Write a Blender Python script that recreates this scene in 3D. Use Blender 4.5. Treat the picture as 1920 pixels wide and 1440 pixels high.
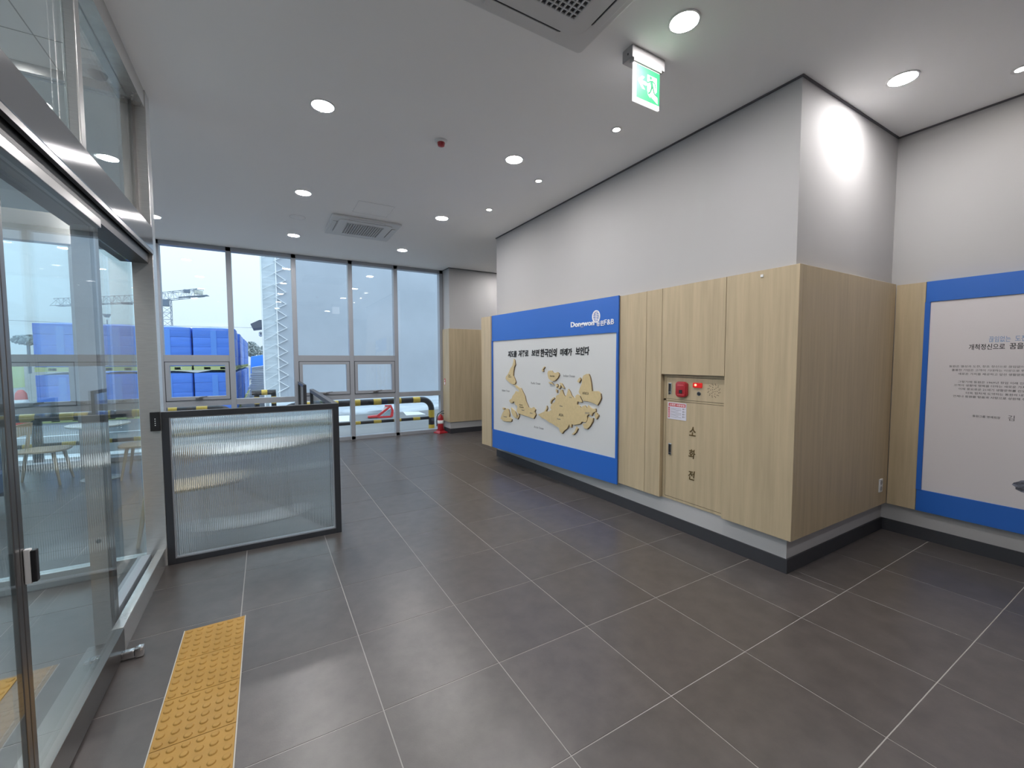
import bpy, bmesh, math, random
from mathutils import Vector, Matrix
random.seed(7)
C = bpy.context.scene.collection
sc = bpy.context.scene
for o in list(bpy.data.objects): bpy.data.objects.remove(o)
PI = math.pi
# ---------------------------------------------------------------- camera
cam_d = bpy.data.cameras.new('camera'); cam = bpy.data.objects.new('camera', cam_d); C.objects.link(cam)
cam_d.sensor_width = 36.0; cam_d.lens = 789.53 / 1920 * 36.0; cam_d.clip_start = 0.05; cam_d.clip_end = 600
YAW, PITCH, ROLL = .52913, -.05571, -.00286
_f = Vector((math.sin(YAW) * math.cos(PITCH), math.cos(YAW) * math.cos(PITCH), math.sin(PITCH)))
_r = Vector((math.cos(YAW), -math.sin(YAW), 0)); _u = _r.cross(_f)
_r2 = _r * math.cos(ROLL) + _u * math.sin(ROLL); _u2 = _u * math.cos(ROLL) - _r * math.sin(ROLL)
mw = Matrix.Identity(4)
for i in range(3):
    mw[i][0] = _r2[i]; mw[i][1] = _u2[i]; mw[i][2] = -_f[i]
mw.translation = Vector((-.4190, -1.887, 1.5959)); cam.matrix_world = mw
sc.camera = cam
# ---------------------------------------------------------------- world, exposure
SKY = (.67, .85, 1.0); SKY_STRENGTH = .695
LAMP = 215.0; SPOT = 130.0
w = bpy.data.worlds.new('overcast'); sc.world = w; w.use_nodes = True
nt = w.node_tree; bgn = nt.nodes['Background']
tc = nt.nodes.new('ShaderNodeTexCoord'); nz = nt.nodes.new('ShaderNodeTexNoise'); nz.inputs['Scale'].default_value = 1.6; nz.inputs['Detail'].default_value = 3
cr = nt.nodes.new('ShaderNodeValToRGB'); cr.color_ramp.elements[0].position = .3; cr.color_ramp.elements[1].position = .7
cr.color_ramp.elements[0].color = (SKY[0] * .97, SKY[1] * .985, SKY[2], 1); cr.color_ramp.elements[1].color = (SKY[0] * 1.08, SKY[1] * 1.04, SKY[2] * 1.01, 1)
nt.links.new(tc.outputs['Generated'], nz.inputs['Vector']); nt.links.new(nz.outputs['Fac'], cr.inputs['Fac']); nt.links.new(cr.outputs['Color'], bgn.inputs['Color'])
sx = nt.nodes.new('ShaderNodeSeparateXYZ'); mz = nt.nodes.new('ShaderNodeMath'); mz.operation = 'MAXIMUM'; mz.inputs[1].default_value = 0
ms = nt.nodes.new('ShaderNodeMath'); ms.operation = 'MULTIPLY_ADD'; ms.inputs[1].default_value = 2.0 * SKY_STRENGTH; ms.inputs[2].default_value = SKY_STRENGTH   # overcast sky: brighter towards the zenith
nt.links.new(tc.outputs['Generated'], sx.inputs[0]); nt.links.new(sx.outputs['Z'], mz.inputs[0]); nt.links.new(mz.outputs[0], ms.inputs[0]); nt.links.new(ms.outputs[0], bgn.inputs['Strength'])
sc.view_settings.view_transform = 'Standard'; sc.view_settings.look = 'None'; sc.view_settings.gamma = 1
sc.view_settings.exposure = 0.63; sc.view_settings.use_curve_mapping = False
try:
    sc.cycles.max_bounces = 14; sc.cycles.transparent_max_bounces = 24; sc.cycles.transmission_bounces = 12; sc.cycles.glossy_bounces = 6; sc.cycles.diffuse_bounces = 6
except Exception: pass
# ---------------------------------------------------------------- materials
_M = {}
def S(r, g, b):
    f = lambda c: ((c / 255 + .055) / 1.055) ** 2.4 if c > 10 else c / 255 / 12.92
    return (f(r), f(g), f(b))
def mat(name, col, rough=.6, metal=0, emis=None, es=0, noise=0, nscale=20, stretch=(1, 1, 1), bump=0, spec=.5, coat=0, rnd=0, bscale=None):
    if name in _M: return _M[name]
    m = bpy.data.materials.new(name); m.use_nodes = True; n = m.node_tree; b = n.nodes['Principled BSDF']; L = n.links
    b.inputs['Base Color'].default_value = (*col, 1); b.inputs['Roughness'].default_value = rough; b.inputs['Metallic'].default_value = metal
    b.inputs['Specular IOR Level'].default_value = spec; b.inputs['Coat Weight'].default_value = coat
    if emis: b.inputs['Emission Color'].default_value = (*emis, 1); b.inputs['Emission Strength'].default_value = es
    out = None
    if noise or bump:
        g = n.nodes.new('ShaderNodeNewGeometry'); mp = n.nodes.new('ShaderNodeMapping'); mp.inputs['Scale'].default_value = stretch
        t = n.nodes.new('ShaderNodeTexNoise'); t.inputs['Scale'].default_value = nscale; t.inputs['Detail'].default_value = 5; t.inputs['Roughness'].default_value = .6
        L.new(g.outputs['Position'], mp.inputs['Vector']); L.new(mp.outputs['Vector'], t.inputs['Vector'])
        if noise:
            r = n.nodes.new('ShaderNodeValToRGB'); r.color_ramp.elements[0].position = .3; r.color_ramp.elements[1].position = .7
            r.color_ramp.elements[0].color = tuple(c * (1 - noise) for c in col) + (1,); r.color_ramp.elements[1].color = tuple(min(1, c * (1 + noise)) for c in col) + (1,)
            L.new(t.outputs['Fac'], r.inputs['Fac']); out = r.outputs['Color']
        if bump:
            bp = n.nodes.new('ShaderNodeBump'); bp.inputs['Strength'].default_value = bump; bp.inputs['Distance'].default_value = .02
            src = t
            if bscale:
                src = n.nodes.new('ShaderNodeTexNoise'); src.inputs['Scale'].default_value = bscale; src.inputs['Detail'].default_value = 4
                L.new(mp.outputs['Vector'], src.inputs['Vector'])
            L.new(src.outputs['Fac'], bp.inputs['Height']); L.new(bp.outputs['Normal'], b.inputs['Normal'])
    if rnd:
        oi = n.nodes.new('ShaderNodeObjectInfo'); mr = n.nodes.new('ShaderNodeMapRange'); mr.inputs['To Min'].default_value = 1 - rnd; mr.inputs['To Max'].default_value = 1 + rnd
        L.new(oi.outputs['Random'], mr.inputs['Value']); mx = n.nodes.new('ShaderNodeVectorMath'); mx.operation = 'SCALE'
        if out is not None: L.new(out, mx.inputs[0])
        else: mx.inputs[0].default_value = col
        L.new(mr.outputs['Result'], mx.inputs['Scale']); out = mx.outputs['Vector']
    if out is not None: L.new(out, b.inputs['Base Color'])
    _M[name] = m; return m
def glass(name, tint, f0=.04, gain=1.0):
    if name in _M: return _M[name]
    m = bpy.data.materials.new(name); m.use_nodes = True; n = m.node_tree; L = n.links; n.nodes.remove(n.nodes['Principled BSDF'])
    o = n.nodes['Material Output']; tr = n.nodes.new('ShaderNodeBsdfTransparent'); tr.inputs[0].default_value = (*tint, 1)
    gl = n.nodes.new('ShaderNodeBsdfGlossy'); gl.inputs['Roughness'].default_value = 0.0; gl.inputs['Color'].default_value = (1, 1, 1, 1)
    lw = n.nodes.new('ShaderNodeLayerWeight'); lw.inputs['Blend'].default_value = .5
    p = n.nodes.new('ShaderNodeMath'); p.operation = 'POWER'; p.inputs[1].default_value = 5
    ma = n.nodes.new('ShaderNodeMath'); ma.operation = 'MULTIPLY_ADD'; ma.inputs[1].default_value = (1 - f0) * gain; ma.inputs[2].default_value = f0
    mx = n.nodes.new('ShaderNodeMixShader')
    L.new(lw.outputs['Facing'], p.inputs[0]); L.new(p.outputs[0], ma.inputs[0]); L.new(ma.outputs[0], mx.inputs['Fac'])
    L.new(tr.outputs[0], mx.inputs[1]); L.new(gl.outputs[0], mx.inputs[2]); L.new(mx.outputs[0], o.inputs['Surface'])
    _M[name] = m; return m
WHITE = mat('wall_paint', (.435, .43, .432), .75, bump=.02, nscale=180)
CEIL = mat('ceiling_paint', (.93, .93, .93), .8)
TILE = mat('floor_tile_stone', (.072, .063, .060), .32, noise=.22, nscale=9, stretch=(1, 1, 1), rnd=.10, bump=.03, bscale=160, spec=1.0)
GROUT = mat('grout', (.34, .325, .31), .8)
WOODM = mat('oak_laminate', (.46, .37, .24), .5, noise=.11, nscale=9, stretch=(2.4, 2.4, .13))
WOODC = mat('chair_wood', (.42, .33, .22), .45, noise=.12, nscale=20, stretch=(1, 1, .2))
BASE = mat('baseboard_dark', (.035, .036, .042), .45)
STEEL = mat('brushed_steel', (.62, .62, .61), .22, .7, noise=.10, nscale=60, stretch=(.3, .3, 6))
STEELH = mat('brushed_steel_header', (.40, .40, .41), .12, .92)
for _m, _rot in ((STEEL, .25), (STEELH, 0.0)):
    _n = _m.node_tree; _b = _n.nodes['Principled BSDF']; _t = _n.nodes.new('ShaderNodeTangent'); _t.direction_type = 'RADIAL'; _t.axis = 'Z'
    _n.links.new(_t.outputs[0], _b.inputs['Tangent']); _b.inputs['Anisotropic'].default_value = .85; _b.inputs['Anisotropic Rotation'].default_value = _rot
STEELD = mat('dark_steel', (.27, .26, .255), .3, 1)
BLACK = mat('black_plastic', (.012, .012, .014), .4)
DKFRAME = mat('charcoal_frame', (.030, .032, .038), .45)
ALU = mat('window_aluminium', (.33, .35, .385), .35, .15)
ALUD = mat('dark_seal', (.05, .055, .06), .6)
BLUE = mat('blue_lacquer', (.019, .125, .50), .35)
BOARD = mat('board_white', (.59, .60, .60), .55)
POSTER = mat('poster_sheet', (.635, .605, .62), .6)
PLY = mat('plywood_map', (.58, .46, .25), .6, noise=.06, nscale=30)
PLYD = mat('plywood_edge_shadow', (.16, .10, .05), .7)
INK = mat('ink_black', (.01, .01, .012), .6)
INKG = mat('ink_grey', (.20, .20, .21), .6)
INKB = mat('ink_blue', (.20, .30, .50), .6)
WTXT = mat('white_letter', (.85, .85, .86), .5)
GOLD = mat('bronze_letter', (.13, .085, .03), .4, .4)
PLASTW = mat('white_plastic', (.72, .73, .74), .45)
CHROME = mat('chrome', (.75, .75, .76), .12, 1)
RED = mat('red_plastic', (.35, .010, .018), .28, coat=.5)
REDG = mat('red_print', (.50, .06, .07), .5)
TACT = mat('tactile_yellow', (.37, .205, .04), .6, noise=.08, nscale=8)
GLW = glass('window_glass', (.985, .995, 1.0), .045)
GLD = glass('door_glass', (.96, .99, .988), .055)
GLP = glass('panel_glass', (.90, .96, .97), .05)
# ---------------------------------------------------------------- mesh builder
class MB:
    def __init__(s): s.v = []; s.f = []; s.m = []; s.cur = 0
    def add(s, vs, fs):
        n = len(s.v); s.v += [tuple(x) for x in vs]; s.f += [tuple(i + n for i in q) for q in fs]; s.m += [s.cur] * len(fs); return s
    def box(s, a, b):
        x0, y0, z0 = [min(a[i], b[i]) for i in range(3)]; x1, y1, z1 = [max(a[i], b[i]) for i in range(3)]
        return s.add([(x0, y0, z0), (x1, y0, z0), (x1, y1, z0), (x0, y1, z0), (x0, y0, z1), (x1, y0, z1), (x1, y1, z1), (x0, y1, z1)],
                     [(0, 3, 2, 1), (4, 5, 6, 7), (0, 1, 5, 4), (1, 2, 6, 5), (2, 3, 7, 6), (3, 0, 4, 7)])
    def tube(s, pts, r, n=8, cap=True, closed=False):
        pts = [Vector(p) for p in pts]; rs = r if isinstance(r, (list, tuple)) else [r] * len(pts); rings = []; base = len(s.v); up = None
        K = len(pts)
        for i, p in enumerate(pts):
            if closed: d = pts[(i + 1) % K] - pts[i - 1]
            else: d = pts[min(i + 1, K - 1)] - pts[max(i - 1, 0)]
            d.normalize()
            if up is None:
                up = Vector((0, 0, 1)) if abs(d.z) < .9 else Vector((1, 0, 0))
            a = d.cross(up).normalized(); up = a.cross(d).normalized()
            for k in range(n):
                t = 2 * PI * k / n; s.v.append(tuple(p + (a * math.cos(t) + up * math.sin(t)) * rs[i]))
        last = K if closed else K - 1
        for i in range(last):
            for k in range(n):
                A = base + i * n; B = base + ((i + 1) % K) * n
                s.f.append((A + k, A + (k + 1) % n, B + (k + 1) % n, B + k)); s.m.append(s.cur)
        if cap and not closed:
            s.f.append(tuple(base + k for k in reversed(range(n)))); s.m.append(s.cur)
            s.f.append(tuple(base + (K - 1) * n + k for k in range(n))); s.m.append(s.cur)
        return s
    def cyl(s, c, r, h, n=24, r2=None, axis='z'):
        d = {'x': Vector((1, 0, 0)), 'y': Vector((0, 1, 0)), 'z': Vector((0, 0, 1))}[axis]; c = Vector(c)
        return s.tube([c, c + d * h], [r, r if r2 is None else r2], n)
    def lathe(s, c, prof, n=24):      # prof [(r,z)]
        b = len(s.v)
        for r, z in prof:
            for k in range(n): t = 2 * PI * k / n; s.v.append((c[0] + r * math.cos(t), c[1] + r * math.sin(t), c[2] + z))
        for i in range(len(prof) - 1):
            for k in range(n):
                s.f.append((b + i * n + k, b + i * n + (k + 1) % n, b + (i + 1) * n + (k + 1) % n, b + (i + 1) * n + k)); s.m.append(s.cur)
        s.f.append(tuple(b + k for k in reversed(range(n)))); s.m.append(s.cur)
        s.f.append(tuple(b + (len(prof) - 1) * n + k for k in range(n))); s.m.append(s.cur); return s
    def prism(s, poly, h0, h1, M=None):     # poly in local xy, extruded along local z from h0 to h1, M maps to world
        n = len(poly); area = sum(poly[i][0] * poly[(i + 1) % n][1] - poly[(i + 1) % n][0] * poly[i][1] for i in range(n))
        if area < 0: poly = poly[::-1]
        vs = [Vector((x, y, h0)) for x, y in poly] + [Vector((x, y, h1)) for x, y in poly]
        if M is not None: vs = [M @ v for v in vs]
        return s.add(vs, [tuple(reversed(range(n))), tuple(range(n, 2 * n))] + [(i, (i + 1) % n, n + (i + 1) % n, n + i) for i in range(n)])
    def xf(s, M): s.v = [tuple(M @ Vector(p)) for p in s.v]; return s
def wloc(o):
    v = Vector((0, 0, 0))
    while o is not None: v += o.location; o = o.parent
    return v
def put(name, mb, m, parent=None, world=True, bevel=0, smooth=False, kind=None, segs=2):
    me = bpy.data.meshes.new(name); off = wloc(parent) if (parent is not None and world) else Vector((0, 0, 0))
    me.from_pydata([tuple(Vector(p) - off) for p in mb.v], [], mb.f)
    ms = m if isinstance(m, (list, tuple)) else [m]
    for q in ms: me.materials.append(q)
    if len(ms) > 1: me.polygons.foreach_set('material_index', mb.m)
    me.update()
    if bevel:
        b = bmesh.new(); b.from_mesh(me)
        bmesh.ops.remove_doubles(b, verts=b.verts, dist=1e-6)
        es = [e for e in b.edges if len(e.link_faces) == 2 and e.calc_face_angle(0) > .6]
        bmesh.ops.bevel(b, geom=es, offset=bevel, segments=segs, affect='EDGES', profile=.6, clamp_overlap=True); b.to_mesh(me); b.free()
    if smooth:
        me.polygons.foreach_set('use_smooth', [True] * len(me.polygons)); me.set_sharp_from_angle(angle=.7)
    o = bpy.data.objects.new(name, me); C.objects.link(o)
    if parent is not None: o.parent = parent
    if kind: o['kind'] = kind
    return o
def thing(name, label, cat, loc=(0, 0, 0), rz=0, group=None):
    o = bpy.data.objects.new(name, None); C.objects.link(o); o.location = loc; o.rotation_euler = (0, 0, rz); o.empty_display_size = .1
    o['label'] = label; o['category'] = cat
    if group: o['group'] = group
    return o
def tag(o, label, cat, group=None):
    o['label'] = label; o['category'] = cat
    if group: o['group'] = group
    return o
def sroot(name, label=None):
    o = bpy.data.objects.new(name, None); C.objects.link(o); o['kind'] = 'structure'
    if label: o['label'] = label
    return o
def struct(name, mb, m, label=None, **k):
    o = put(name, mb, m, None, **k); o['kind'] = 'structure'
    if label: o['label'] = label
    return o
def copy_tree(o, parent=None):
    c = o.copy(); C.objects.link(c)
    if parent is not None: c.parent = parent
    for ch in list(o.children): copy_tree(ch, c)
    return c
def dup(o, loc, rz=0, label=None):
    c = copy_tree(o); c.location = loc; c.rotation_euler = (0, 0, rz)
    if label: c['label'] = label
    return c
_dg = None
def frame_of(o, x, y):     # matrix from origin, local x and local y
    x = Vector(x).normalized(); y = Vector(y).normalized(); z = x.cross(y); M = Matrix.Identity(4)
    for i in range(3): M[i][0] = x[i]; M[i][1] = y[i]; M[i][2] = z[i]
    M.translation = Vector(o); return M
def text(name, s, m, parent, F, x0, x1, y0, y1, depth=.0015, bold=0, shear=0, kind=None, label=None, lift=0):
    """lettering filling the box x0..x1, y0..y1 of frame F"""
    c = bpy.data.curves.new('txt', 'FONT'); c.body = s; c.offset = bold; c.resolution_u = 2; c.shear = shear; c.extrude = .5
    o = bpy.data.objects.new('txt', c); C.objects.link(o); bpy.context.view_layer.update()
    me = bpy.data.meshes.new_from_object(o.evaluated_get(bpy.context.evaluated_depsgraph_get())); bpy.data.objects.remove(o)
    vs = [v.co.copy() for v in me.vertices]; ax = min(v.x for v in vs); bx = max(v.x for v in vs); ay = min(v.y for v in vs); by = max(v.y for v in vs)
    off = wloc(parent)
    for v in me.vertices:
        q = Vector((x0 + (v.co.x - ax) / (bx - ax) * (x1 - x0), y0 + (v.co.y - ay) / (by - ay) * (y1 - y0), lift + (v.co.z + .5) * depth)); v.co = F @ q - off
    me.name = name; me.materials.clear(); me.materials.append(m)
    r = bpy.data.objects.new(name, me); C.objects.link(r); r.parent = parent
    if label: r['label'] = label
    return r
H = 3.59
# ================================================================= STRUCTURE
XW, YR, XR, YWIN = 2.896, -.27, 4.57, 7.10
PX, PY, PR = 2.846, -.32, 4.52        # faces of the oak panelling
floor = struct('floor', MB().box((-6.2, -5.2, -.14), (9, 7.25, -.0015)), GROUT, 'dark grey stone tile floor with pale joints')
def tile_mesh(x0, x1, y0, y1):
    g = .0017; x0 += g; x1 -= g; y0 += g; y1 -= g; e = .0012; mb = MB()
    mb.add([(x0, y0, -.004), (x1, y0, -.004), (x1, y1, -.004), (x0, y1, -.004), (x0 + e, y0 + e, 0), (x1 - e, y0 + e, 0), (x1 - e, y1 - e, 0), (x0 + e, y1 - e, 0)],
           [(4, 5, 6, 7), (0, 1, 5, 4), (1, 2, 6, 5), (2, 3, 7, 6), (3, 0, 4, 7)]); return mb
TX, TY = .6, .6109
full = put('floor_tile', tile_mesh(0, TX, 0, TY), TILE, floor); fm = full.data; first = True; rest = MB(); n_t = 0
def clipboxes(x0, x1, y0, y1):
    if y1 > 7.06: y1 = 7.06
    if y1 - y0 < .03: return []
    out = [(x0, x1, y0, y1)]; res = []
    for (a, b, c, d) in out:      # cut out solid block x>2.896, -.27<y<4.27 ; room x>4.57,y<-.27 ; column x>3.04,y>6.7
        parts = [(a, b, c, d)]
        for (bx0, bx1, by0, by1) in ((XW, 20, YR, 4.27), (XR, 20, -20, YR), (3.04, 20, 6.7, 20)):
            new = []
            for (p, q, r, s_) in parts:
                if q <= bx0 + .001 or p >= bx1 or s_ <= by0 + .001 or r >= by1 - .001: new.append((p, q, r, s_)); continue
                if p < bx0: new.append((p, bx0, r, s_))
                if r < by0: new.append((max(p, bx0), q, r, by0))
                if s_ > by1: new.append((max(p, bx0), q, by1, s_))
            parts = new
        res += parts
    return [r for r in res if r[1] - r[0] > .02 and r[3] - r[2] > .02]
for i in range(-10, 15):
    for j in range(-9, 12):
        for (a, b, c, d) in clipboxes(i * TX, (i + 1) * TX, j * TY, (j + 1) * TY):
            if -7 <= i <= 7 and -4 <= j <= 11 and n_t < 295:
                whole = abs(b - a - TX) < 1e-4 and abs(d - c - TY) < 1e-4; n_t += 1
                if whole:
                    if first: o = full; first = False
                    else: o = bpy.data.objects.new('floor_tile', fm); C.objects.link(o); o.parent = floor
                    o.location = (a, c, 0)
                else: put('floor_tile', tile_mesh(a, b, c, d), TILE, floor)
            else:
                t = tile_mesh(a, b, c, d); rest.add(t.v, t.f)
put('floor_tiles_beyond', rest, TILE, floor, kind='stuff')
struct('ceiling', MB().box((-4.25, -5.2, H), (9, 7.3, H + .2)).box((-6.2, 2.27, H), (-4.25, 7.3, H + .2)), CEIL, 'flat white plaster ceiling')
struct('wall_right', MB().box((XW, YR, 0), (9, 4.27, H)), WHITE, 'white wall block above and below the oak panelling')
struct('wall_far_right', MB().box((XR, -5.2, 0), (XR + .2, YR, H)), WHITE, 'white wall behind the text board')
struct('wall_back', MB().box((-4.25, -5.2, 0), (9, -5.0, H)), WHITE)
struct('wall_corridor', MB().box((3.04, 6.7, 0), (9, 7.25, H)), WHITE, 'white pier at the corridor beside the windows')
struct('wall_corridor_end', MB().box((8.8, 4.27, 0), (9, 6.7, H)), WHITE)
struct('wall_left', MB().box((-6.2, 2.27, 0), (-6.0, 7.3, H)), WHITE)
struct('wall_entrance', MB().box((-1.30, -5.0, 0), (-1.15, -1.0, H)), WHITE)
B = .012; bh = .109
struct('baseboard_right', MB().box((XW - B, YR - B, 0), (XW, 4.27 + B, bh)), BASE, 'dark baseboard along the white wall')
struct('baseboard_return', MB().box((XW, YR - B, 0), (XR, YR, bh)), BASE)
struct('baseboard_far_right', MB().box((XR - B, -5.0, 0), (XR, YR - B, bh)), BASE)
struct('baseboard_corridor', MB().box((3.04 - B, 6.7 - B, 0), (8.8, 6.7, bh)).box((3.04 - B, 6.7, 0), (3.04, 7.06, bh)), BASE)
struct('baseboard_corridor_near', MB().box((XW, 4.27, 0), (8.8, 4.27 + B, bh)), BASE)
TRM = mat('shadow_gap', (.10, .10, .11), .7)
g = .012
struct('trim_1', MB().box((XW - g, YR - g, H - .012), (XW, 4.27 + g, H)), TRM, 'thin dark shadow line under the ceiling')
struct('trim_2', MB().box((XW, YR - g, H - .012), (XR, YR, H)), TRM)
struct('trim_3', MB().box((XR - g, -5, H - .012), (XR, YR - g, H)), TRM)
struct('trim_4', MB().box((3.04 - g, 6.7 - g, H - .012), (8.8, 6.7, H)).box((3.04 - g, 6.7, H - .012), (3.04, 7.06, H)), TRM)
# ---- window wall
win = sroot('window_1', 'aluminium framed glass front wall')
xm = [-5.87, -4.88, -3.89, -2.90, -1.911, -.925, .086, 1.086, 1.987, 2.995]
for x in xm: put('mullion', MB().box((x - .04, 7.06, 0), (x + .04, 7.20, H)), ALU, win, bevel=.004)
put('top_frame', MB().box((-6, 7.06, H - .07), (3.04, 7.20, H)), ALU, win)
put('bottom_frame', MB().box((-6, 7.06, 0), (3.04, 7.22, .065)), ALU, win)
ZU0, ZU1, ZL0, ZL1 = 1.595, 1.705, .825, .925
for k in range(len(xm) - 1):
    a, b = xm[k] + .04, xm[k + 1] - .04; sash = k not in (5, 8)
    put('transom', MB().box((a, 7.07, ZL0), (b, 7.19, ZL1)), ALU, win)
    put('pane', MB().box((a, 7.125, .065), (b, 7.135, ZL0)), GLW, win)
    if sash:
        put('transom', MB().box((a, 7.07, ZU0), (b, 7.19, ZU1)), ALU, win)
        put('pane', MB().box((a, 7.125, ZU1), (b, 7.135, H - .07)), GLW, win)
        put('seal', MB().box((a, 7.065, ZU0 - .012), (b, 7.12, ZU0)).box((a, 7.065, ZL1), (b, 7.12, ZL1 + .010)).box((a, 7.065, ZL1), (a + .012, 7.12, ZU0)).box((b - .012, 7.065, ZL1), (b, 7.12, ZU0)), ALUD, win)
        A, Bx, z0, z1 = a + .012, b - .012, ZL1 + .01, ZU0 - .012
        f_ = .055
        sh = put('sash', MB().box((A, 7.055, z0), (A + f_, 7.15, z1)).box((Bx - f_, 7.055, z0), (Bx, 7.15, z1)).box((A + f_, 7.055, z0), (Bx - f_, 7.15, z0 + f_)).box((A + f_, 7.055, z1 - f_), (Bx - f_, 7.15, z1)), ALU, win)
        put('glass', MB().box((A + f_, 7.11, z0 + f_), (Bx - f_, 7.12, z1 - f_)), GLW, sh)
        hx = (A + Bx) / 2
        put('handle', MB().box((hx - .05, 7.03, z0 + .012), (hx + .05, 7.055, z0 + .035)).tube([(hx, 7.035, z0 + .03), (hx + .02, 7.01, z0 + .05), (hx + .12, 7.0, z0 + .058)], .009), STEELD, sh)
    else:
        put('pane', MB().box((a, 7.125, ZL1), (b, 7.135, H - .07)), GLW, win)
# ---- sliding entrance door (plane x = -1.15)
door = sroot('door_1', 'automatic sliding glass door with steel header')
put('corner_post', MB().box((-1.250, 2.25, 0), (-1.125, 2.37, H)), STEEL, door, bevel=.003)
put('header', MB().box((-1.32, -1.0, 2.425), (-1.12, 2.25, 2.60)), STEELH, door, bevel=.004)
put('header_lip', MB().box((-1.14, -1.0, 2.398), (-1.12, 2.25, 2.423)), STEELD, door)
put('track', MB().box((-1.31, -1.0, 2.329), (-1.150, 2.25, 2.424)), BLACK, door)
put('jamb_post', MB().box((-1.292, 1.26, 0), (-1.218, 1.34, 2.328)), STEEL, door)
put('jamb_seal', MB().box((-1.217, 1.262, 0), (-1.203, 1.34, 2.328)), STEELD, door)
put('beam_sensor', MB().cyl((-1.252, 1.2585, .596), .012, .003, 16, axis='y'), BLACK, door)
put('sidelite_glass', MB().box((-1.262, 1.34, .10), (-1.252, 2.25, 2.328)), GLD, door)
put('sidelite_rail', MB().box((-1.30, 1.34, 0), (-1.225, 2.25, .115)), ALU, door, bevel=.003)
put('guide_rail', MB().box((-1.185, 1.12, 0), (-1.135, 2.25, .14)), STEEL, door, bevel=.003)
put('floor_guide', MB().box((-1.133, 1.02, .005), (-1.075, 1.06, .045)), CHROME, door, bevel=.008)
put('floor_guide', MB().box((-1.075, 1.015, .0), (-1.035, 1.065, .055)), CHROME, door, bevel=.015)
put('threshold', MB().box((-1.32, -1.0, 0), (-1.225, 1.258, .006)), STEELD, door)
def leaf(y0, y1, sty):
    lf = put('door_leaf', MB().box((-1.156, y0 + .01, .13), (-1.144, y1, 2.30)), GLD, door)
    put('bottom_rail', MB().box((-1.172, y0, .012), (-1.128, y1, .145)), STEELD, lf, bevel=.002)
    put('top_rail', MB().box((-1.172, y0, 2.285), (-1.130, y1, 2.328)) if sty else MB().box((-1.172, y0, 2.285), (-1.130, y1, 2.328)), STEELD, lf, bevel=.003)
    a = y0 if sty else y1 - .030
    put('stile', MB().box((-1.158, a, .145), (-1.142, a + .030, 2.285)), STEELD, lf, bevel=.003)
    return lf
l1 = leaf(.120, 1.10, True); leaf(-.90, .116, False)
lk = put('lock_case', MB().box((-1.141, .132, .845), (-1.124, .150, .965)), PLASTW, l1, bevel=.004)
put('lock_plate', MB().box((-1.124, .130, .850), (-1.110, .152, .960)), BLACK, l1, bevel=.003)
# transom glazing above the header
tr = sroot('window_2', 'glazed transom over the sliding door')
put('top_frame', MB().box((-1.25, -1.0, H - .13), (-1.13, 2.25, H)), STEEL, tr)
for y in (1.0, -.5): put('mullion', MB().box((-1.207, y, 2.60), (-1.16, y + .07, H - .13)), STEEL, tr, bevel=.006)
put('side_frame', MB().box((-1.25, 2.17, 2.60), (-1.19, 2.25, H - .13)), STEELD, tr)
for a, b in ((-1, -.5), (-.43, 1.0), (1.07, 2.17)): put('pane', MB().box((-1.208, a, 2.60), (-1.198, b, H - .13)), GLD, tr)
# vestibule
vs = sroot('wall_vestibule', 'glass wall between vestibule and seating area')
put('base', MB().box((-6.0, 2.27, 0), (-1.25, 2.35, .10)), STEEL, vs)
put('beam', MB().box((-6.0, 2.27, 2.42), (-1.25, 2.35, 2.62)), STEEL, vs)
put('head_frame', MB().box((-6.0, 2.27, H - .06), (-1.25, 2.35, H)), STEEL, vs)
put('pane', MB().box((-6.0, 2.305, .10), (-1.25, 2.315, 2.42)), GLP, vs)
put('pane', MB().box((-6.0, 2.305, 2.62), (-1.25, 2.315, H - .06)), GLP, vs)
vo = sroot('door_2', 'outer glass wall of the vestibule')
for y in (-4.9, -2.6, -.2, 2.2): put('post', MB().box((-4.25, y, 0), (-4.15, y + .08, H)), STEEL, vo)
put('beam', MB().box((-4.25, -5, 2.42), (-4.15, 2.28, 2.62)), STEEL, vo)
put('pane', MB().box((-4.205, -5, 0), (-4.195, 2.27, H)), GLP, vo)
SEAM = mat('ceiling_seam', (.22, .23, .24), .8)
seams = MB()
for x in (-1.58, -2.18, -2.78, -3.38): seams.box((x - .003, -4.9, H - .0015), (x + .003, 2.26, H))
for y in (1.905, .70, -.5): seams.box((-4.1, y - .003, H - .0015), (-1.27, y + .003, H))
struct('trim_5', seams, SEAM, 'thin joints between vestibule ceiling panels')
# ================================================================= OAK PANELLING
pan = thing('wall_panelling', 'light oak wall panelling around the fire hose cabinet, wrapping the corner', 'wall panelling', (PX, 0, 0))
PT, PB = 2.272, .268
DKG = mat('gap_dark', (.03, .022, .015), .8)
def P(name, a, b, par=pan, m=WOODM): return put(name, MB().box(a, b), m, par, bevel=.0012, segs=1)
P('panel', (PX, PY + .0, PB), (PX + .05, .224, PT)); P('panel', (PX, .228, 1.462), (PX + .048, .866, PT))
P('panel', (PX, .870, PB), (PX + .048, 1.056, PT)); P('panel', (PX, 1.060, PB), (PX + .048, 1.418, PT))
P('panel', (PX + .052, PY, PB), (PR - .001, YR, PT))
put('edge_strip', MB().box((PX + .050, PY + .002, PB), (PX + .052, YR, PT)), DKG, pan)
put('mounting_strip', MB().box((PX + .03, YR, PB + .02), (XW - .001, .22, PT - .02)).box((PX + .03, .232, 1.48), (XW - .001, 1.41, PT - .02)).box((PX + .03, .88, PB + .02), (XW - .001, 1.41, 1.48)), DKG, pan)
fp = thing('far_panelling', 'oak panel strip on the right wall beside the blue text board', 'wall panelling', (PR, -.4, 0))
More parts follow.
